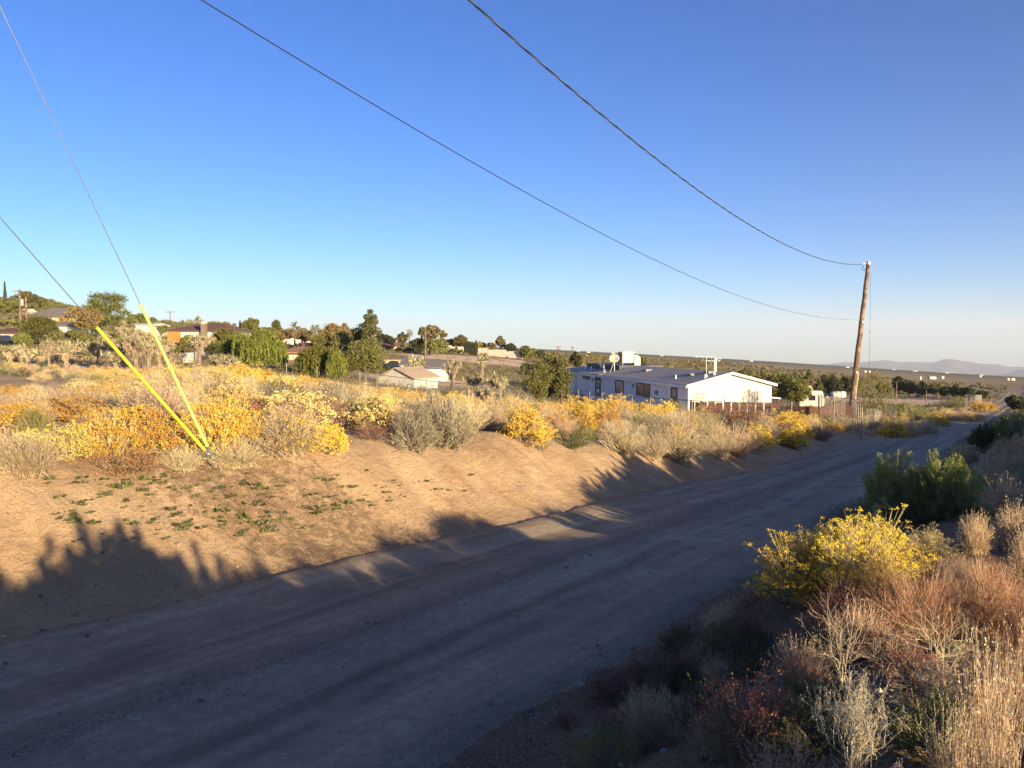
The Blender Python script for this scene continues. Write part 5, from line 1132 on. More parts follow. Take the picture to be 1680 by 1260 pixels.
def brush():
    V = {}
    def two(pair, m1, m2): return (set_mat(pair[0], M[m1]), set_mat(pair[1], M[m2]))
    rb = [m_rabbit(s, n=110, forks=6, w=rn, cs=.036, per=13) for s, rn in ((1, .66), (2, .72), (3, .62), (4, .7))]
    rb2 = [m_rabbit(s, n=90, forks=4, w=.66, fill=.6, cs=.034, per=10) for s in (11, 12, 13)]
    V['gold'] = [two(p, 'straw_stem', 'bloom_gold') for p in rb]; V['orange'] = [two(p, 'straw_stem', 'bloom_orange') for p in rb]; V['lemon'] = [two(p, 'straw_stem', 'bloom_lemon') for p in rb[:3]]
    V['sparse'] = [two(p, 'straw_stem', m) for p, m in zip(rb2, ('bloom_gold', 'bloom_lemon', 'bloom_fade'))]; V['faded'] = [two(p, 'straw_stem', 'bloom_fade') for p in rb[:2] + rb2[:1]]
    st = [m_straw(s, n=430) for s in (21, 22, 23)]
    V['straw'] = [two(p, 'straw', 'straw') for p in st]; V['rose'] = [two(p, 'straw_rose', 'straw') for p in st]
    sg = [m_leafshrub(s, n=120, per=34, leaf=.05, lw=.014, wisp=.28, up=1.0) for s in (31, 32)]
    V['sage'] = [two(p, 'grey_stem', 'sage') for p in sg]
    gs = [m_leafshrub(s, n=130, per=44, leaf=.04, lw=.014, wisp=.25) for s in (35, 36)]
    V['green'] = [two(p, 'grey_stem', 'green_shrub') for p in gs]; V['darkgreen'] = [two(p, 'grey_stem', 'green_dark') for p in gs]
    bw = [m_rabbit(s, n=110, forks=5, w=.72, cs=.030, per=8, spread=.04) for s in (41, 42)]
    V['rust'] = [two(p, 'grey_stem', 'rust') for p in bw]; V['maroon'] = [two(p, 'grey_stem', 'maroon') for p in bw]
    tw = [m_twig(s, 5, 12) for s in (51, 52)]
    V['twig'] = [two(p, 'straw_stem', 'straw') for p in tw]; V['greytwig'] = [two(p, 'grey_stem', 'straw_rose') for p in tw]
    D = {'gold': ('rabbitbrush', 'shrub', 'golden rabbitbrush'), 'orange': ('rabbitbrush', 'shrub', 'orange-gold rabbitbrush'), 'lemon': ('rabbitbrush', 'shrub', 'lemon-yellow rabbitbrush'), 'sparse': ('rabbitbrush', 'shrub', 'sparsely flowering rabbitbrush'), 'faded': ('rabbitbrush', 'shrub', 'faded tan rabbitbrush'),
         'straw': ('dry_grass_clump', 'grass clump', 'pale dry grass clump'), 'rose': ('dry_grass_clump', 'grass clump', 'pinkish dry grass clump'), 'sage': ('sagebrush', 'shrub', 'grey-green sagebrush'), 'green': ('green_shrub', 'shrub', 'green leafy shrub'), 'darkgreen': ('green_shrub', 'shrub', 'dark green shrub'),
         'rust': ('buckwheat_shrub', 'shrub', 'rust-coloured buckwheat'), 'maroon': ('buckwheat_shrub', 'shrub', 'dark red-brown buckwheat'), 'twig': ('twiggy_shrub', 'shrub', 'pale bare twiggy shrub'), 'greytwig': ('twiggy_shrub', 'shrub', 'grey bare twiggy shrub')}
    GR = {'rabbitbrush': 'rabbitbrush in the field', 'dry_grass_clump': 'dry grass clumps among the brush', 'sagebrush': 'sagebrush in the field', 'green_shrub': 'green shrubs in the field', 'buckwheat_shrub': 'buckwheat shrubs', 'twiggy_shrub': 'bare twiggy shrubs'}
    lab = Labeler(); taken = []
    rr = random.Random(5)
    def size(h): return 'large ' if h > 1.15 else 'small ' if h < .62 else ''
    def put(kind, g, w, h, label=None):
        nm, cat, desc = D[kind]; me = rr.choice(V[kind])
        sx = w / 1.4; t = place(nm, cat, label or '', GR[nm], me, (g.x, g.y, g.z - .02), sx, h, rr.uniform(0, 6.28))
        if not label: lab.add(t, size(h) + desc, g.x, g.y)
        taken.append((g.x, g.y, w * .5)); return t
    # placed by eye: pixel of the foot, pixel width, pixel of the top
    F = [('straw', 40, 775, 150, 700), ('straw', 8, 770, 110, 690), ('lemon', 110, 752, 110, 690), ('lemon', 60, 745, 90, 700), ('gold', 178, 748, 120, 668), ('orange', 250, 742, 110, 660), ('gold', 215, 735, 150, 655), ('rust', 200, 778, 120, 730),
         ('green', 57, 712, 66, 657), ('gold', 15, 708, 110, 652), ('sparse', 290, 745, 100, 680), ('orange', 345, 738, 110, 645), ('gold', 385, 730, 100, 650), ('straw', 385, 762, 120, 712), ('straw', 300, 768, 90, 725), ('straw', 455, 742, 150, 665), ('sparse', 480, 738, 120, 668),
         ('gold', 535, 740, 74, 688), ('gold', 430, 690, 100, 640), ('gold', 440, 640, 60, 605), ('orange', 120, 690, 130, 645), ('rose', 150, 715, 90, 672), ('maroon', 614, 722, 60, 692), ('sage', 680, 738, 110, 655), ('sage', 738, 735, 110, 650), ('sage', 712, 728, 90, 660), ('darkgreen', 655, 700, 30, 672),
         ('gold', 862, 728, 106, 662), ('orange', 905, 715, 70, 672), ('straw', 888, 736, 50, 700), ('twig', 885, 735, 50, 705), ('darkgreen', 935, 735, 80, 700), ('gold', 962, 705, 70, 655), ('gold', 950, 690, 90, 650), ('straw', 1022, 745, 92, 682), ('straw', 1108, 757, 130, 683), ('straw', 1070, 752, 70, 700),
         ('gold', 1085, 692, 60, 655), ('gold', 1010, 690, 80, 648), ('green', 1110, 690, 50, 652), ('sage', 1055, 710, 50, 670), ('rust', 1218, 712, 120, 660), ('orange', 1160, 690, 70, 660), ('rose', 1205, 745, 110, 690), ('straw', 1172, 745, 100, 700), ('gold', 1240, 735, 80, 695), ('gold', 1300, 735, 60, 690), ('rose', 1345, 722, 60, 690),
         ('orange', 1285, 712, 80, 672), ('gold', 1330, 705, 50, 680), ('straw', 1380, 705, 70, 680), ('faded', 1420, 702, 60, 678), ('faded', 1480, 716, 80, 682), ('gold', 1465, 718, 60, 688), ('straw', 1515, 712, 70, 685), ('faded', 1545, 690, 60, 668), ('gold', 1540, 700, 40, 680), ('rose', 1585, 690, 50, 668), ('orange', 1612, 676, 50, 655), ('green', 1495, 690, 70, 655), ('green', 1570, 668, 40, 648), ('darkgreen', 1550, 668, 40, 655), ('faded', 1600, 692, 40, 674)]
    for kind, px, py, pw, pt in F:
        g = at(px, py); w = pw / FPX * g.y; h = max(.25, zpix(pt, g.y) - g.z); put(kind, g, w, h)
    # the rest of the field, scattered
    tries = 0; cnt = 0
    KW = [('gold', 28), ('orange', 17), ('lemon', 8), ('sparse', 11), ('faded', 11), ('straw', 16), ('rose', 10), ('sage', 6), ('green', 4), ('darkgreen', 3), ('rust', 4), ('maroon', 2), ('greytwig', 3)]
    ks = [k for k, w in KW for _ in range(w)]
    nrb = 0; farb = []
    while tries < 22000 and cnt < 640:
        tries += 1
        r = 13.5 + 45 * rr.random() ** .95; az = math.radians(rr.uniform(-36, 31)); x, y = r * math.sin(az), r * math.cos(az)
        s, t_ = road_st(x, y)
        if t_ > T_LEFT - (2.4 if s < 24 else 1.0): continue
        px = 840 + FPX * x / y; pyg = 564 + (CAM_Z - gz(x, y)) / y * FPX
        lim = np.interp(px, [0, 350, 560, 760, 1000, 1130, 1250, 1400, 1680], [748, 748, 725, 728, 735, 735, 735, 715, 680])
        if pyg > lim: continue
        if px < 420 and pyg < 588: continue            # open sand among the Joshua trees
        if x > 12.0 and y > 50: continue               # house lot
        kind = rr.choice(ks)
        if D[kind][0] == 'rabbitbrush' and nrb >= 225: 
            if r > 30 and px > 420: farb.append((x, y, gz(x, y), rr.uniform(.8, 1.6), kind, px)); continue
            kind = 'straw'
        gold = .5 + fbm(np.array([x / 7]), np.array([y / 7]), 90, 2)[0]
        if kind in ('gold', 'orange', 'lemon') and gold < .30: kind = rr.choice(['straw', 'rose', 'sage', 'faded'])
        w = rr.uniform(.8, 1.75) if kind not in ('maroon', 'green') else rr.uniform(.6, 1.1)
        if any((x - a) ** 2 + (y - b) ** 2 < ((w * .5 + c) * .80) ** 2 for a, b, c in taken): continue
        z0 = gz(x, y); hh = w * rr.uniform(.52, .82) * (1.12 if kind in ('straw', 'sage') else 1)
        top = zpix(np.interp(px, [0, 100, 250, 350, 430, 500, 560, 620, 700, 780, 850, 920, 1000, 1100, 1200, 1290, 1400, 1500, 1680], [628, 620, 614, 612, 608, 612, 618, 630, 634, 636, 634, 652, 650, 654, 664, 668, 682, 682, 655]) + abs(rr.gauss(0, 7)) - (16 if px < 420 and r > 30 else 0), y) - z0
        if top < .28: continue
        hh = min(hh, top); w = min(w, hh * 2.3)
        put(kind, Vector((x, y, z0)), w, hh); cnt += 1; nrb += D[kind][0] == 'rabbitbrush'

    # the farthest flowering brush, past what one would count
    g_ = np.random.default_rng(5); keep = []
    for q in farb:
        if q[0] > 12 and q[1] > 50 or any((q[0] - a) ** 2 + (q[1] - b) ** 2 < ((q[3] * .5 + c) * .7) ** 2 for a, b, c in taken): continue
        taken.append((q[0], q[1], q[3] * .5)); keep.append(q)
        if len(keep) > 260: break
    for mk in ('gold', 'orange', 'faded'):
        mb = MB()
        for x, y, z, w, k, px in keep:
            if {'gold': 'gold', 'lemon': 'gold', 'orange': 'orange'}.get(k, 'faded') != mk: continue
            dd = dome(150, g_, .02, 1.4, w * .5, w * .55) * g_.uniform(.75, 1.02, (150, 1)); mb.add(*cards(dd + np.array([x, y, z]), .07, .055, None, 1, g_))
        if mb.n: tag(mb.obj('scrub', M[{'gold': 'bloom_gold', 'orange': 'bloom_orange', 'faded': 'bloom_fade'}[mk]]), kind='stuff')
    # sparser small growth on the open sand by the Joshua trees
    n = 0
    while n < 130:
        r = rr.uniform(34, 62); az = math.radians(rr.uniform(-36, -17)); x, y = r * math.sin(az), r * math.cos(az); w = rr.uniform(.35, .9)
        if any((x - a) ** 2 + (y - b) ** 2 < (w * .5 + c + .15) ** 2 for a, b, c in taken): continue
        put(rr.choice(['sage', 'rose', 'straw', 'darkgreen', 'faded', 'green', 'sage']), Vector((x, y, gz(x, y))), w, w * rr.uniform(.4, .7)); n += 1
    # far verge of the road, right side and beyond
    for i in range(46):
        s = 14 + 58 * (i / 46.) ** 1.1 + rr.uniform(-.6, .6); side = rr.random()
        t_ = (T_LEFT - rr.uniform(.6, 2.2)) if (side < .45 and s > 30) else (T_RIGHT + rr.uniform(.5, 2.9))
        x, y = s * RD[0] + t_ * RL[0], s * RD[1] + t_ * RL[1]; w = rr.uniform(.6, 1.3)
        if x / y > .72 and s < 9: continue
        if any((x - a) ** 2 + (y - b) ** 2 < ((w * .5 + c) * .7) ** 2 for a, b, c in taken): continue
        put(rr.choice(['straw', 'rose', 'green', 'rose', 'faded', 'darkgreen', 'greytwig', 'gold']) if t_ > T_RIGHT else rr.choice(['faded', 'gold', 'straw', 'orange']), Vector((x, y, gz(x, y))), w, w * rr.uniform(.55, .85))
    lab.done()
    return V

def foreground(V):
    """the plants on the near berm, right of the road"""
    def hero(nm, pair, px, py, pw, ptop, label, m1, m2, base=1.4, depth=None, rz=0):
        g = at(px, py) if depth is None else atd(px, depth); w = pw / FPX * g.y; h = zpix(ptop, g.y) - g.z
        a, b = set_mat(pair[0], M[m1]), set_mat(pair[1], M[m2])
        return place(nm, 'shrub', label, None, (a, b), (g.x, g.y, g.z - .02), w / base, h, rz)
    LB = {}
    near = dict(r0=.0026, spread=.016)
    hero('rabbitbrush', m_rabbit(201, n=330, forks=5, fill=.7, cs=.020, per=12, w=.66, **near), 1335, 985, 205, 850, 'nearest yellow-flowering rabbitbrush right of the road, left half', 'straw_stem', 'bloom_near')
    hero('rabbitbrush', m_rabbit(202, n=330, forks=5, fill=.75, cs=.020, per=12, w=.66, **near), 1420, 962, 215, 838, 'nearest yellow-flowering rabbitbrush right of the road, sunlit right half', 'straw_stem', 'bloom_near')
    hero('rabbitbrush', m_rabbit(203, n=260, forks=3, fill=.5, cs=.015, per=9, w=.66, **near), 1285, 995, 130, 890, 'low shaded yellow rabbitbrush at the road edge', 'grey_stem', 'bloom_gold')
    hero('rabbitbrush', m_rabbit(204, n=300, forks=5, fill=1, cs=.016, per=10, w=.66, **near), 1520, 935, 130, 862, 'dense ochre rabbitbrush mound behind the red-brown buckwheat', 'straw_stem', 'bloom_fade')
    hero('sagebrush', m_leafshrub(205, n=200, per=60, leaf=.03, lw=.006, wisp=.25, r0=.003), 1400, 868, 120, 818, 'soft grey-green bush between the flowers and the green shrub', 'grey_stem', 'sage')
    hero('green_shrub', m_leafshrub(206, n=210, per=110, leaf=.026, lw=.012, wisp=.2, r0=.006, low=1.45), 1468, 846, 120, 738, 'big rounded green shrub by the road, left half', 'grey_stem', 'green_shrub')
    hero('green_shrub', m_leafshrub(207, n=230, per=110, leaf=.026, lw=.012, wisp=.2, r0=.006, low=1.45), 1548, 850, 140, 736, 'big rounded green shrub by the road, right half', 'grey_stem', 'green_shrub')
    hero('green_shrub', m_leafshrub(208, n=150, per=90, leaf=.028, lw=.013, wisp=.22, r0=.006), 1508, 862, 130, 772, 'lower green shrub in front of the big rounded pair', 'grey_stem', 'green_dark')
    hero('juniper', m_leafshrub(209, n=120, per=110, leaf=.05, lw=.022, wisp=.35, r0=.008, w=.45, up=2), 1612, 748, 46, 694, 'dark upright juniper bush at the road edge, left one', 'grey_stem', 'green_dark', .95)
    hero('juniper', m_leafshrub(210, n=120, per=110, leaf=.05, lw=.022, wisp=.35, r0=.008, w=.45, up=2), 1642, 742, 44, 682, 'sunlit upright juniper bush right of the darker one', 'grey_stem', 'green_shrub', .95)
    hero('green_shrub', V['darkgreen'][0], 1672, 745, 60, 680, 'dark scraggy shrub at the right edge behind the junipers', 'grey_stem', 'green_dark')
    for i, (px, py, pw, pt, m, lab) in enumerate([(1640, 800, 110, 738, 'straw', 'pale sunlit dry bush below the junipers'), (1672, 790, 80, 730, 'straw_rose', 'dry bush cut by the right edge, below the junipers'), (1655, 850, 120, 775, 'straw_rose', 'tall pinkish dry grass right of the big green shrub'), (1600, 905, 70, 832, 'straw_rose', 'narrow upright dry grass right of the ochre mound'), (1665, 905, 90, 815, 'straw_rose', 'tall brown dry grass at the right edge, mid height'), (1690, 960, 90, 850, 'straw_rose', 'dry grass cut off by the right edge beside the buckwheat')]):
        hero('dry_grass_clump', m_straw(220 + i, n=620, r0=.0022, w=.6), px, py, pw, pt, lab, m, 'straw', 1.2)
    for i, (px, py, pw, pt, lab) in enumerate([(1400, 1048, 170, 945, 'dark red-brown buckwheat in shade below the yellow flowers'), (1500, 1040, 190, 915, 'red-brown buckwheat with sunlit tips, middle of the mass'), (1620, 1030, 190, 905, 'red-brown buckwheat mass at the right edge'), (1570, 985, 150, 900, 'rust-tipped buckwheat behind the others, under the ochre mound'), (1690, 1075, 130, 935, 'red buckwheat cut off by the right edge')]):
        hero('buckwheat_shrub', m_rabbit(240 + i, n=300, forks=5, fill=.9, cs=.010, per=9, w=.7, r0=.0022, spread=.022), px, py, pw, pt, lab, 'grey_stem' if i == 3 else 'rust_stem', 'maroon' if i in (0, 2) else 'rust')
    hero('twiggy_shrub', m_twig(260, 6, 13, .36, .0052, .5, 2, .006, .5, .010), 1412, 1290, 220, 1035, 'pale leafless twiggy shrub, brightly lit in the lower right', 'twig_pale', 'bud_pale', 1.3, 3.2)
    hero('twiggy_shrub', m_twig(261, 5, 12, .38, .0065, .4, 4, .008, .5, .014), 1300, 1330, 150, 1165, 'brown twiggy shrub at the bottom edge left of the pale one', 'straw_stem', 'straw_rose', 1.3, 2.9)
    hero('twiggy_shrub', m_twig(262, 6, 11, .36, .0055, .4, 5, .008, .5, .012), 1575, 1180, 200, 1060, 'dim grey twiggy shrub right of the pale one', 'grey_stem', 'straw_rose', 1.3, 3.5)
    hero('twiggy_shrub', m_twig(263, 5, 7, .42, .0036, .55, 2, .005, .1, .008), 1400, 1080, 190, 955, 'bleached bare branches in front of the red buckwheat, left', 'twig_pale', 'straw_rose', 1.4, 4.2, 2)
    hero('twiggy_shrub', m_twig(264, 5, 7, .42, .0036, .55, 2, .005, .1, .008), 1560, 1070, 200, 950, 'bleached curved branches in front of the red buckwheat, right', 'twig_pale', 'straw_rose', 1.4, 4.1, 4)
    for i, (px, d, pw, pt, lab) in enumerate([(1640, 2.9, 110, 1010, 'dry seed-headed grass clump in the lower right corner, tallest'), (1585, 2.75, 90, 1140, 'dry grass clump at the bottom edge right of the pale twigs'), (1690, 3.3, 90, 1000, 'dry grass cut off by the right edge, lower right'), (1660, 2.5, 100, 1120, 'dry brown grass in the very bottom right corner'), ]):
        hero('dry_grass_clump', m_straw(270 + i, n=240, r0=.0022, w=.6, low=1.05), px, 0, pw, pt, lab, 'straw_rose', 'straw', .9, d)
    hero('green_shrub', m_leafshrub(280, n=150, per=60, leaf=.022, lw=.009, wisp=.3, r0=.003, up=2.2, low=1.2), 1000, 1258, 165, 1178, 'low dark green weed clump in shade at the bottom edge', 'grey_stem', 'green_shrub')
    hero('green_shrub', m_leafshrub(281, n=90, per=50, leaf=.022, lw=.009, wisp=.3, r0=.003, up=2.2, low=1.2), 1205, 1275, 75, 1228, 'small dark green tuft at the bottom edge right of the larger one', 'grey_stem', 'green_dark')
    for i, (px, py, pw, pt, lab) in enumerate([(1165, 1165, 120, 1120, 'flattened dead grass tuft in shade right of the road'), (1090, 1130, 60, 1098, 'tiny dead tuft on the shaded road shoulder'), (1215, 1110, 70, 1060, 'thin bare stalks in shade below the yellow flowers'), (1250, 1050, 100, 990, 'shaded wiry shrub under the yellow rabbitbrush')]):
        hero('dry_grass_clump', m_straw(290 + i, n=200, r0=.002, w=.8, low=1.45), px, py, pw, pt, lab, 'straw_rose', 'straw_rose')
    rr = random.Random(31); kk = 0
    for px, py in [(930, 1195), (1010, 1150), (1050, 1180), (1130, 1120), (1180, 1090), (1240, 1120), (1160, 1215), (1110, 1225), (1260, 1185), (1230, 1240), (1290, 1080), (1330, 1110), (1200, 1170), (1075, 1215), (1270, 1030), (1180, 1045), (1120, 1075), (1060, 1120), (1340, 1180), (1240, 1080), (960, 1250), (1150, 1250), (1500, 1130), (1460, 1090), (1540, 1240), (1500, 1215), (1345, 1060), (1420, 1075)] + [(rr.uniform(1000, 1330), 0) for _ in range(34)]:
        if not py: py = 1010 + rr.random() * 240; px = max(px, 1225 - (py - 1010) * 1.05)
        g = at(px, py); w = rr.uniform(.16, .52); q = rr.choice(['rose', 'greytwig', 'darkgreen', 'greytwig', 'straw', 'maroon'])
        nm, desc = {'rose': ('dry_grass_clump', 'dead grass tuft'), 'straw': ('dry_grass_clump', 'pale dead grass tuft'), 'greytwig': ('twiggy_shrub', 'dead grey twig tangle'), 'darkgreen': ('green_shrub', 'tiny dark green sprig'), 'maroon': ('buckwheat_shrub', 'small dark red-brown dead bush')}[q]
        where = 'at the shaded road edge' if px < 1100 else 'on the dark berm' if px < 1300 else 'beside the pale twigs'
        LB.setdefault((desc, where), []).append((px, place(nm, 'shrub' if 'shrub' in nm else 'grass clump', '', 'small dead growth on the near berm', rr.choice(V[q]), g, w / 1.3, w * rr.uniform(.5, .9), rr.uniform(0, 6))))
    for (desc, where), L in LB.items():
        L.sort(key=lambda a: a[0])
        for i, (px, t) in enumerate(L): t['label'] = f'{desc} {where}' + ('' if len(L) == 1 else f', {ORD[min(i, 38)]} from left')
    # taller brush east of the road, outside the frame: it stands between the low sun and the road
    rr = random.Random(8); k = 0
    rows = []; dense = []
    for q in (901, 902): a, b = m_leafshrub(q, n=170, per=60, leaf=.075, lw=.035, wisp=.35, r0=.008, low=1.5); dense.append((set_mat(a, M['grey_stem']), set_mat(b, M['green_shrub'])))
    for s in np.arange(-14, 105, .5):
        if 60 < s and rr.random() < .45: continue
        t_ = rr.choice([rr.uniform(2.9, 3.5), rr.uniform(3.8, 4.6), rr.uniform(4.9, 5.6)]); h = np.interp(s, [-14, -4, .2, 1.6, 3, 6, 9, 14, 30, 60, 105], CAST_H) * rr.uniform(.78, 1.12); rows.append((s, t_, h))
    for s, t_, h in rows:
        x, y = s * RD[0] + t_ * RL[0], s * RD[1] + t_ * RL[1]; g = Vector((x, y, gz(x, y))); kind = 0
        t = place('creosote_bush', 'shrub', 'tall green desert bush on the shoulder outside the right edge of the frame', 'tall bushes beyond the right edge', rr.choice(dense), g, max(1.2, h * .85), h, rr.uniform(0, 6)); k += 1

def litter_and_stones():
    rng = np.random.default_rng(77)
    wd = [m_weed(s) for s in range(6)]; wd = [set_mat(m, M['weed']) for m in wd]
    rr = random.Random(12); n = 0
    spots = [(420, 862), (455, 855), (395, 850), (245, 932), (275, 935), (300, 930), (325, 925), (185, 925), (150, 865), (135, 860), (430, 875), (612, 890), (625, 885), (640, 862), (545, 880), (655, 800), (690, 795), (715, 805), (735, 812), (560, 830), (520, 845), (300, 905), (250, 905), (340, 900), (205, 930), (90, 850), (380, 770), (420, 800), (470, 790), (530, 790), (570, 800), (230, 790), (200, 800), (130, 795)]
    spots += [(rr.gauss(390, 170), rr.gauss(835, 42)) for _ in range(210)]
    spots += [(a + rr.gauss(0, 26), b + rr.gauss(0, 6)) for a, b in [spots[rr.randrange(34)] for _ in range(70)]]
    used = []
    for px, py in spots:
        g = at(px, py); s, t_ = road_st(g.x, g.y)
        if t_ > T_LEFT - .8 or py < 785 and rr.random() < .5: continue
        sz = rr.uniform(.22, .8) * (1.4 if n < 34 else .9); n += 1; o = link('low_weed', wd[rr.randrange(6)]); o.location = g; o.rotation_euler = (0, 0, rr.uniform(0, 6)); o.scale = (sz, sz, sz)
        used.append((px, py, o))
    B = {}
    for px, py, o in used:
        row = 'below the anchor' if py < 810 else 'on the upper bank' if py < 850 else 'halfway down the bank' if py < 890 else 'low on the bank'
        col = 'far left' if px < 150 else 'left' if px < 260 else 'left of centre' if px < 370 else 'beneath the anchor' if px < 480 else 'right' if px < 620 else 'far right'
        B.setdefault((row, col), []).append((px, o))
    for (row, col), L in B.items():
        L.sort(key=lambda a: a[0])
        for i, (px, o) in enumerate(L): tag(o, f'low green weed {row}, {col} patch' + ('' if len(L) == 1 else f', {ORD[min(i, 38)]} from left'), 'weed', 'low green weeds on the sandy bank')
    # stones one can pick out
    def rock(seed, r):
        g = np.random.default_rng(seed); me = MB(); n1, n2 = 7, 9; Vv = []
        for i in range(n1):
            th = PI * (i + .5) / n1
            for j in range(n2): ph = 2 * PI * j / n2; d = np.array([math.sin(th) * math.cos(ph) * 1.2, math.sin(th) * math.sin(ph), math.cos(th) * .62]); Vv.append(d * (1 + g.uniform(-.16, .16)))
        Vv.append([0, 0, .62]); Vv.append([0, 0, -.62])
        me.add(Vv, [(i * n2 + j, (i + 1) * n2 + j, (i + 1) * n2 + (j + 1) % n2, i * n2 + (j + 1) % n2) for i in range(n1 - 1) for j in range(n2)])
        me2 = MB(); me2.add(Vv, [(i * n2 + j, (i + 1) * n2 + j, (i + 1) * n2 + (j + 1) % n2, i * n2 + (j + 1) % n2) for i in range(n1 - 1) for j in range(n2)]); me2.add(Vv, [(n1 * n2, j, (j + 1) % n2) for j in range(n2)]); me2.add(Vv, [(n1 * n2 + 1, (n1 - 1) * n2 + (j + 1) % n2, (n1 - 1) * n2 + j) for j in range(n2)])
        return me2.mesh('stone', M['rock' if seed % 3 else 'rock_dark'])
    ms = [rock(i, 1) for i in range(6)]
    S = [(330, 1168, 9, 'pale stone lying in the near left of the road'), (345, 1163, 6, 'smaller pale stone beside the one in the near road'), (954, 1129, 8, 'round stone at the right-hand edge of the road'), (870, 1170, 7, 'dark stone on the road\'s near right side'), (738, 1118, 4, 'small stone near the centre of the road'), (848, 1017, 5, 'dark stone in the middle of the road'), (930, 940, 5, 'pale chip on the centre hump of the road'), (1100, 1163, 7, 'white stone on the shaded shoulder'), (1210, 1058, 7, 'pale stone under the yellow rabbitbrush'), (1290, 1145, 10, 'pale stone left of the pale twiggy shrub'), (1090, 1240, 8, 'pale stone right of the dark green weed clump'), (440, 963, 6, 'pale stone at the foot of the bank'), (66, 985, 5, 'white pebble in the big bank shadow, left'), (78, 976, 4, 'second white pebble in the big bank shadow'), (135, 1024, 4, 'pale chip where bank meets road, left'), (640, 962, 4, 'small stone on the left wheel track'), (1020, 910, 4, 'small dark stone far along the road centre'), (915, 1100, 5, 'flat stone on the right wheel track'), (1035, 1068, 6, 'pale stone on the road\'s right shoulder'), (1165, 1022, 5, 'brown stone on the right shoulder below the flowers'), (600, 1140, 5, 'grey stone near the bottom centre of the road'), (505, 1065, 4, 'small brown stone on the left track'), (960, 1210, 6, 'pale stone on the berm by the weed clump'), (1130, 985, 4, 'pale pebble on the right track')]
    for i, (px, py, pw, lab) in enumerate(S):
        g = at(px, py); s, t_ = road_st(g.x, g.y); z = g.z + (.05 if T_LEFT + .4 < t_ < T_RIGHT - .4 else 0); r = pw / FPX * g.y * .75
        o = link('stone', ms[i % 6]); o.location = (g.x, g.y, z + r * .25); o.scale = (r, r, r); o.rotation_euler = (0, 0, i * 1.3); tag(o, lab, 'stone', 'loose stones on road and bank')
    # gravel and dead weed litter nobody could count
    def scatter(n, f, rmax=20, amin=-40, amax=42):
        r = 2.2 + (rmax - 2.2) * rng.random(n) ** .8; az = np.radians(rng.uniform(amin, amax, n)); x = r * np.sin(az); y = r * np.cos(az); s, t_ = road_st(x, y); p = f(x, y, s, t_, r); k = rng.random(n) < p; return x[k], y[k]
    x, y = scatter(60000, lambda x, y, s, t, r: np.where((t > T_LEFT - .2) & (t < T_RIGHT + .2), .05 + .45 * np.exp(-((t + 5.3) / .35) ** 2) + .6 * np.exp(-((t - T_RIGHT) / .5) ** 2) + .3 * np.exp(-((t - T_LEFT) / .2) ** 2), .16 + .3 * np.exp(-((t - T_LEFT) / .5) ** 2)), 22)
    z = np.maximum(terrain(x, y), road_h(x, y)); n = len(x); r = rng.uniform(.003, .011, n) * np.where(rng.random(n) < .06, 2.4, 1)
    oc = np.array([[1, 0, 0], [0, 1, 0], [-1, 0, 0], [0, -1, 0], [0, 0, .7], [0, 0, -.7]]); of = np.array([[0, 1, 4], [1, 2, 4], [2, 3, 4], [3, 0, 4], [1, 0, 5], [2, 1, 5], [3, 2, 5], [0, 3, 5]])
    Vv = (oc[None] * (1 + rng.uniform(-.3, .3, (n, 6, 1)))) * r[:, None, None]; an = rng.uniform(0, 6.28, n); c, s_ = np.cos(an)[:, None], np.sin(an)[:, None]
    Vv = np.stack([Vv[..., 0] * c - Vv[..., 1] * s_, Vv[..., 0] * s_ + Vv[..., 1] * c, Vv[..., 2]], -1) + np.stack([x, y, z + r * .3], 1)[:, None]
    mb = MB(); mb.add(Vv.reshape(-1, 3), (of[None] + np.arange(n)[:, None, None] * 6).reshape(-1, 3)); t = NT('mixed_gravel'); g = t.n('NewGeometry').outputs['Random Per Island']
    tag(mb.obj('gravel', t.finish(t.ramp(g, [(0, (.13, .10, .08)), (.6, (.30, .24, .18)), (.9, (.45, .38, .30))]), .9)), kind='stuff')
    def pr(x, y, s, t, r):
        lf = np.exp(-(((x + 3.2) / 4.2) ** 2 + ((y - 10.8) / 1.6) ** 2) ** 2) * .9 + .16 * (t < T_LEFT - 1.5) + .10 * (t < T_LEFT) + .5 * (t > T_RIGHT + .15)
        return np.clip(lf * (.35 + .9 * (fbm(x * 1.1, y * 1.1, 60, 3) + .5)), 0, 1)
    x, y = scatter(110000, pr, 26); n = len(x); z = terrain(x, y); d = rng.normal(size=(n, 3)); d[:, 2] = np.abs(d[:, 2]) * .35
    mb = MB(); mb.add(*cards(np.stack([x, y, z + .012], 1), .075, .006, norm(d), .05, rng))
    m = rng.random(n) < .35; mb.add(*cards(np.stack([x, y, z + .01], 1)[m], .03, .018, None, 1, rng)); tag(mb.obj('litter', M['litter']), kind='stuff')
    # grey-green and straw scrub from the field out to the plain
    n = 9000; r = 50 + 500 * rng.random(n) ** 1.7; az = np.radians(rng.uniform(-40, 40, n)); r = np.concatenate([r, rng.uniform(55, 240, 3600)]); az = np.concatenate([az, np.radians(rng.uniform(-36, 12, 3600))]); n = len(r); x, y = r * np.sin(az), r * np.cos(az); s, t_ = road_st(x, y)
    k = ((t_ < T_LEFT - 1.2) | (t_ > T_RIGHT + 1)) & ~((x > 8) & (x < 25) & (y > 58) & (y < 100))
    for (lx, ly, rx, ry, rot) in LOTS:
        c, s2 = math.cos(rot), math.sin(rot); dx, dy = x - lx, y - ly; k &= (((dx * c + dy * s2) / rx) ** 2 + ((-dx * s2 + dy * c) / ry) ** 2 > 1.1) | (rng.random(n) < .06)
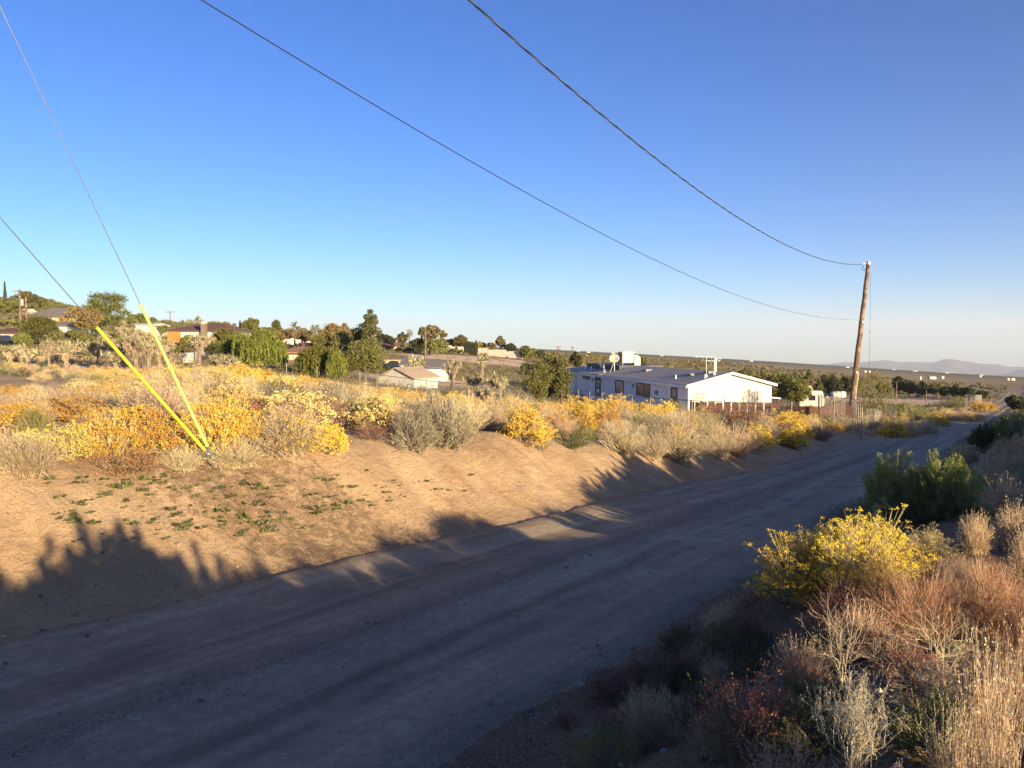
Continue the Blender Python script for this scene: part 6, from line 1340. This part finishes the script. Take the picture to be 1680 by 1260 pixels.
    x, y, r = x[k], y[k], r[k]; n = len(x); w = rng.uniform(.35, 1.0, n) * np.where(r > 250, 1.3, 1); z = terrain(x, y, False)
    per = 26; i = np.repeat(np.arange(n), per); dd = norm(rng.normal(size=(len(i), 3))); dd[:, 2] = np.abs(dd[:, 2]) * .85
    P = np.stack([x, y, z], 1)[i] + dd * w[i][:, None] * rng.uniform(.5, 1, (len(i), 1)); sz = np.clip(r[i] * .0017, .14, .8) * w[i]
    q = rng.integers(0, 4, n)[i]
    for nm, a, cl in (('scrub', 0, 'leaf_olive'), ('scrub', 1, 'scrub_grey'), ('scrub', 2, 'leaf_brown'), ('scrub', 3, 'leaf_green')):
        mm = q == a; mb = MB(); mb.add(*cards(P[mm], sz[mm] * 1.4, sz[mm] * .7, np.array([[0, 0, 1.0]]), .8, rng)); tag(mb.obj(nm, M[cl]), kind='stuff')
M = {}
SUN_AZ, SUN_EL, SUN_E, SUN_C = 143, 9.4, 5.0, (1.0, .79, .49)
SKY_AIR, SKY_DUST, SKY_OZ, SKY_SAT, SKY_E = 1.0, 1.4, 3.0, 1.25, .064
SKY_GAMMA = 1.2
SKY_HUE = .511
EXPO = 1.6
HAZE = 1 / 15500
CAST_H = [2.2, 2.1, 1.9, 1.1, .85, .5, .8, 1.9, 2.2, 1.9, 1.3]
LOTS = [(atd(800, 165).x, 165, 20, 14, 0), (atd(1540, 190).x, 190, 26, 34, -.6), (14, 66, 9, 6, .2), (atd(690, 95).x, 95, 8, 8, 0), (-27, 50, 22, 12, .3)]
make_materials(); paint_materials()
M['scrub_grey'] = leafy('grey_scrub_leaf', [(.11, .10, .06), (.17, .15, .095), (.24, .20, .135)], .2)
M['bloom_near'] = leafy('bright_yellow_blossom', [(.62, .42, .03), (.80, .58, .05), (.86, .70, .10)], .35)
M['rust_stem'] = leafy('reddish_dry_stems', [(.20, .09, .06), (.36, .19, .12), (.52, .34, .22)], .1)
M['twig_pale'] = leafy('bleached_twigs', [(.46, .39, .24), (.62, .54, .34), (.74, .66, .44)], .1); M['bud_pale'] = leafy('pale_dry_buds', [(.58, .52, .32), (.74, .68, .46), (.80, .76, .58)], .25)
build_ground(); build_road(); build_hills()
wires_and_poles(); main_house(); settlement(); trees()
VV = brush(); foreground(VV); litter_and_stones()
haze(); camera_and_light()
